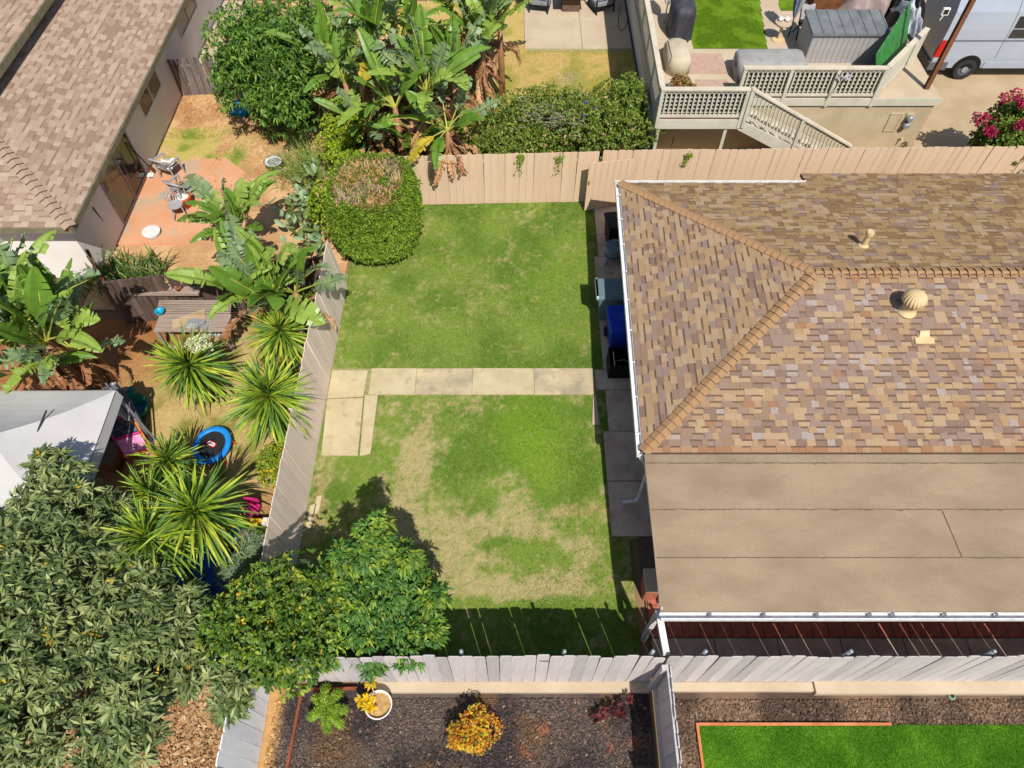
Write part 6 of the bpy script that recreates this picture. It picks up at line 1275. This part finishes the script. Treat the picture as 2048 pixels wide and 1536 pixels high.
# ------------------------------------------------------------------ potting bench
T = thing('potting_bench', 'weathered wood potting bench with a slatted back shelf', 'bench', P(400, 680)); bx0, bx1 = P(310, 655, .75).x, P(455, 655, .75).x; by = P(380, 655, .75).y
for i in range(4): MB().box(bx0, bx1, by - .12 + i * .13, by + i * .13, .72, .75).build('top_plank', M('bench_wood'), T)
for i in range(7): MB().box(bx0 - .1, bx1 - .05, by + .42 + i * .055, by + .465 + i * .055, .68 + i * .02, .70 + i * .02).build('slat', M('bench_wood'), T)
for x in (bx0 + .05, (bx0 + bx1) / 2, bx1 - .06):
    for y in (by - .08, by + .36): MB().beam((x, y, 0), (x, y, .72), .07, .07).build('leg', M('bench_wood'), T)
MB().beam((bx0 + .1, by - .12, .12), (bx1, by - .12, .12), .09, .05).build('stretcher', M('bench_wood'), T)
sx0, sx1 = P(246, 583, 1.0).x, P(400, 583, 1.0).x; sy = P(320, 583, 1.0).y
T = thing('plank_shelf', 'long plank shelf fixed on the weathered fence holding small pots', 'shelf', ((sx0 + sx1) / 2, sy, 0)); MB().box(sx0, sx1, sy - .1, sy + .14, 1.0, 1.03).build('plank', M('bench_wood'), T); MB().box(sx0, sx1, sy - .12, sy - .1, .98, 1.06).build('lip', M('bench_wood'), T)
for x in (sx0 + .2, sx1 - .2): MB().beam((x, sy + .15, .7), (x, sy - .05, .99), .04, .05).build('bracket', M('bench_wood'), T)
mat('terracotta', C(214, 116, 70), C(190, 96, 56), scale=6, rough=.8); mat('pot_stone', C(206, 196, 170), C(176, 166, 142), scale=8)
for i, (t, m, r_, lab) in enumerate(((.14, 'brown_planter', .06, 'dark ring shaped pot at the end of the plank shelf'), (.32, 'pot_stone', .04, 'small stone coloured pot on the plank shelf, first of two'), (.39, 'pot_stone', .045, 'small stone coloured pot on the plank shelf, second of two'), (.46, 'vent_tan', .035, 'tiny tan pot beside the terracotta ones on plank shelf'), (.55, 'terracotta', .05, 'small terracotta pot in the middle of the plank shelf'), (.62, 'white_metal', .035, 'tiny white pot on the plank shelf'), (.73, 'terracotta', .075, 'large orange terracotta pot on the plank shelf'), (.93, 'galv', .05, 'grey metal pot at the plank shelf end near the big leaves'))):
    c = Vector((sx0 + (sx1 - sx0) * t, sy + .02, 1.03)); obj('plant_pot', lab, 'pot', c, [('pot', MB().lathe([(r_ * .7, 0), (r_, r_ * 1.3), (r_ * 1.1, r_ * 1.35), (r_ * .85, r_ * 1.3), (r_ * .7, r_ * .9)], 16, c), m, True), ('soil', MB().lathe([(r_ * .8, r_), (r_ * .3, r_ * 1.05)], 12, c), 'tar')])
c = P(322, 627, .75); mat('turquoise', C(26, 160, 196), rough=.4); obj('blue_bowl', 'turquoise bowl on the potting bench', 'bowl', c, [('bowl', MB().lathe([(.06, 0), (.11, .1), (.12, .11), (.1, .1), (.05, .03)], 22, c, cap1=False), 'turquoise', True), ('foot', MB().lathe([(.06, -.005), (.06, .004)], 14, c), 'turquoise')])
c = P(395, 650, .76); obj('draped_sheet', 'grey and white plastic sheet draped on the potting bench', 'sheet', c, [('sheet', MB().grid(lambda u, v: (c.x - .3 + .62 * u + .15 * v, c.y - .15 + .3 * v, .765 + .06 * math.sin(3 * u + 2 * v) + .03 * math.sin(11 * u)), 14, 8), 'cover_grey', True), ('fold', MB().grid(lambda u, v: (c.x - .22 + .4 * u, c.y - .02 + .12 * v, .84 + .03 * math.sin(5 * u)), 8, 3), 'cushion', True)])
T = thing('bamboo_canes', 'bundle of thin bamboo canes lying on the potting bench', 'canes', P(370, 640, .76))
for i in range(8): MB().tube([P(345, 642 + i * 2.2, .765 + .008 * (i % 3)), P(410, 618 + i * 2.5, .77 + .008 * (i % 2))], .008, 5).build('cane', M('vent_tan'), T)
c = P(432, 668, .02); T = thing('pot_tray', 'wooden tray of white cups on the ground below the bench', 'tray', c); MB().box(c.x - .28, c.x + .3, c.y - .1, c.y + .1, 0, .03).build('tray', M('bench_wood'), T)
for i in range(5):
    for j in range(2): q = c + Vector((-.2 + i * .1, -.045 + j * .09, .01)); MB().lathe([(.03, 0), (.042, .07), (.035, .07), (.03, .03)], 12, q).build('cup', M('white_metal'), T, smooth=True)
# ------------------------------------------------------------------ upper left yard things
mat('chair_grey', C(176, 174, 176), C(156, 154, 156), scale=4, rough=.55)
def garden_chair(label, c, rz, load, group=None):
    T = thing('garden_chair', label, 'chair', c, rz=rz)
    MB().grid(lambda u, v: (.24 * (2 * u - 1), -.22 + .44 * v, .40 - .02 * math.cos(3 * (2 * u - 1))), 8, 6).build('seat', M('chair_grey'), T, local=True)
    MB().tube([(-.27, -.22, .6), (-.28, .15, .62), (-.24, .32, .78), (-.1, .4, .86), (.1, .4, .86), (.24, .32, .78), (.28, .15, .62), (.27, -.22, .6)], .032, 8).build('arm_rim', M('chair_grey'), T, local=True)
    for i in range(7): x = -.18 + i * .06; MB().tube([(x, .22, .40), (x * 1.05, .36 - .6 * x * x, .83)], .013, 5).build('back_slat', M('chair_grey'), T, local=True)
    for x in (-.25, .25):
        for y, z in ((-.22, .6), (.2, .6)): MB().tube([(x * 1.08, y, 0), (x, y, z)], .024, 6).build('leg', M('chair_grey'), T, local=True)
    return T
p = P(336, 330, .4); garden_chair('grey plastic garden chair holding white paper beside the house wall', (p.x, p.y, 0), 2.75, 0); pp = p.copy()
p2 = P(366, 375, .4); garden_chair('grey plastic garden chair holding dry leaves beside the clay pot', (p2.x, p2.y, 0), 2.75, 0)
mat('paper', C(244, 240, 232), C(226, 214, 196), scale=5, rough=.9)
obj('paper_heap', 'crumpled white paper on a grey garden chair', 'paper', pp, [('sheet', MB().grid(lambda u, v: (pp.x - .2 + .4 * u, pp.y - .2 + .4 * v, .44 + .05 * math.sin(6 * u + 3 * v) + .04 * math.sin(9 * v)), 10, 10), 'paper', True), ('card', MB().box(pp.x - .14, pp.x + .06, pp.y - .16, pp.y + .0, .50, .51), 'pot_stone')])
lp, la, _ = crown_pts((p2.x, p2.y, .45), (.2, .18, .08), 60, 5, .6); Tq = thing('dry_leaves', 'heap of curled dry leaves on a grey garden chair', 'leaves', p2); soup_obj('leaf_heap', [rosettes(lp, la, 4, .09, .035, ms('lf_dead', 'lf_twig_grey', 'lf_brown'), [2, 3, 2])], ms('lf_dead', 'lf_twig_grey', 'lf_brown'), Tq)
p = P(372, 412, 0); T = obj('clay_pot', 'large orange clay pot filled with white stones', 'pot', p, [('pot', MB().lathe([(.17, 0), (.25, .34), (.28, .35), (.28, .41), (.25, .41), (.23, .36)], 26, p, cap1=False), 'terracotta', True), ('filling', MB().lathe([(.23, .35), (.16, .39), (.03, .41)], 18, p), 'paper', True), ('stick', MB().tube([p + Vector((-.5, -.02, .36)), p + Vector((.05, .0, .42))], .012, 5), 'white_metal')])
p = P(362, 432); T = thing('metal_chair', 'small ornate grey metal chair tipped beside the clay pot', 'chair', p, rz=.4)
MB().lathe([(.02, .40), (.2, .41), (.2, .43)], 16).build('seat', M('chair_grey'), T, local=True)
for a in (.7, 2.3, 3.9, 5.5): MB().tube([(.18 * math.cos(a), .18 * math.sin(a), .41), (.26 * math.cos(a), .26 * math.sin(a), 0)], .018, 6).build('leg', M('chair_grey'), T, local=True)
for i in range(5): x = -.16 + i * .08; MB().tube([(x, .18, .42), (x * .7, .24, .62), (x * 1.1, .26, .78 - abs(x))], .014, 5).build('back_rod', M('chair_grey'), T, local=True)
MB().tube([(-.2, .2, .42), (-.2, .26, .7), (0, .28, .82), (.2, .26, .7), (.2, .2, .42)], .018, 6).build('back_frame', M('chair_grey'), T, local=True)
def wallpt(px, py, dx=.03): return ray_plane(px, py, Vector((wx + dx, 0, 0)), Vector((1, 0, 0)))
for i, (a, b, hd, lab) in enumerate((((247, 270), (290, 318), True, 'spade with a rusty blade leaning on the white wall'), ((252, 285), (310, 345), True, 'long handled shovel with brown blade leaning beside a spade'), ((186, 415), (232, 478), False, 'dark rod leaning on the house wall beside the sliding door'), ((370, 17), (400, 72), False, 'dark rod leaning on the wall near the far window'))):
    A, B = wallpt(*a), P(b[0], b[1], 0.02); pr = [('handle', MB().tube([A, B], .016, 6), 'dark_metal')]
    if hd: dv_ = (B - A).normalized(); pr.append(('blade', MB().add([B - dv_ * .28 + Vector((.0, -.09, .02)), B - dv_ * .28 + Vector((0, .09, .02)), B + Vector((.02, .07, .01)), B + dv_ * .06, B + Vector((.02, -.07, .01)), B - dv_ * .12 + Vector((.05, 0, -.03))], [(0, 5, 1), (1, 5, 2), (2, 5, 3), (3, 5, 4), (4, 5, 0)]), 'brown_wood'))
    obj('shovel' if hd else 'garden_rod', lab, 'shovel' if hd else 'rod', B, pr)
q = P(302, 352); obj('dust_pan', 'white and blue dustpan with long handle on the terracotta patio', 'dustpan', q, [('pan', MB().rbox(q.x - .1, q.x + .1, q.y - .08, q.y + .08, .01, .07, .02), 'white_metal'), ('edge', MB().box(q.x - .02, q.x + .1, q.y - .11, q.y - .08, .012, .03), 'navy_cloth'), ('handle', MB().tube([q + Vector((-.08, .05, .05)), q + Vector((-.35, .25, .25))], .012, 5), 'white_metal')])
mat('sky_blue', C(40, 172, 232), C(30, 152, 216), scale=3, rough=.4)
p = P(484, 222); obj('blue_basin', 'bright blue plastic basin under the glossy shrub', 'basin', p, [('basin', MB().lathe([(.36, 0), (.42, .14), (.44, .15), (.4, .13), (.34, .04)], 30, p), 'sky_blue', True), ('ridge', MB().lathe([(.25, .045), (.27, .05), (.25, .055)], 24, p), 'sky_blue')])
p = P(553, 342); obj('white_bowl', 'round white bowl on a stand beside the grassy plant', 'bowl', p, [('bowl', MB().lathe([(.1, .28), (.26, .36), (.28, .37), (.24, .35), (.1, .31)], 28, p, cap1=False), 'white_metal', True), ('inside', MB().lathe([(.2, .335), (.1, .33)], 20, p), 'chair_grey'), ('stand', MB().lathe([(.14, 0), (.06, .05), (.06, .28)], 14, p), 'chair_grey')])
p = P(480, 370); obj('paving_tile', 'single square pale tile on the dirt', 'tile', p, [('tile', MB().prism([(p.x - .16, p.y - .15), (p.x + .13, p.y - .17), (p.x + .17, p.y + .13), (p.x - .12, p.y + .16)], -.01, .03), 'rug'), ('edge', MB().box(p.x - .1, p.x + .1, p.y - .1, p.y + .1, -.02, -.008), 'rug')])
p = P(306, 470); obj('round_tub', 'round white bucket lid beside the strap leaved bed', 'tub', p, [('bucket', MB().lathe([(.2, 0), (.23, .12)], 24, p), 'white_paint', True), ('lid', MB().lathe([(.245, .12), (.245, .15), (.2, .16)], 24, p), 'white_paint')])
w2 = [P(485, 375), P(484, 392), P(490, 405), P(510, 412), P(530, 413), P(545, 402), P(552, 395)]; obj('garden_hose', 'thin grey green hose trailing across the dirt', 'hose', w2[0], [('hose', MB().tube([q + Vector((0, 0, .02)) for q in w2], .018, 6), 'lf_juniper')])
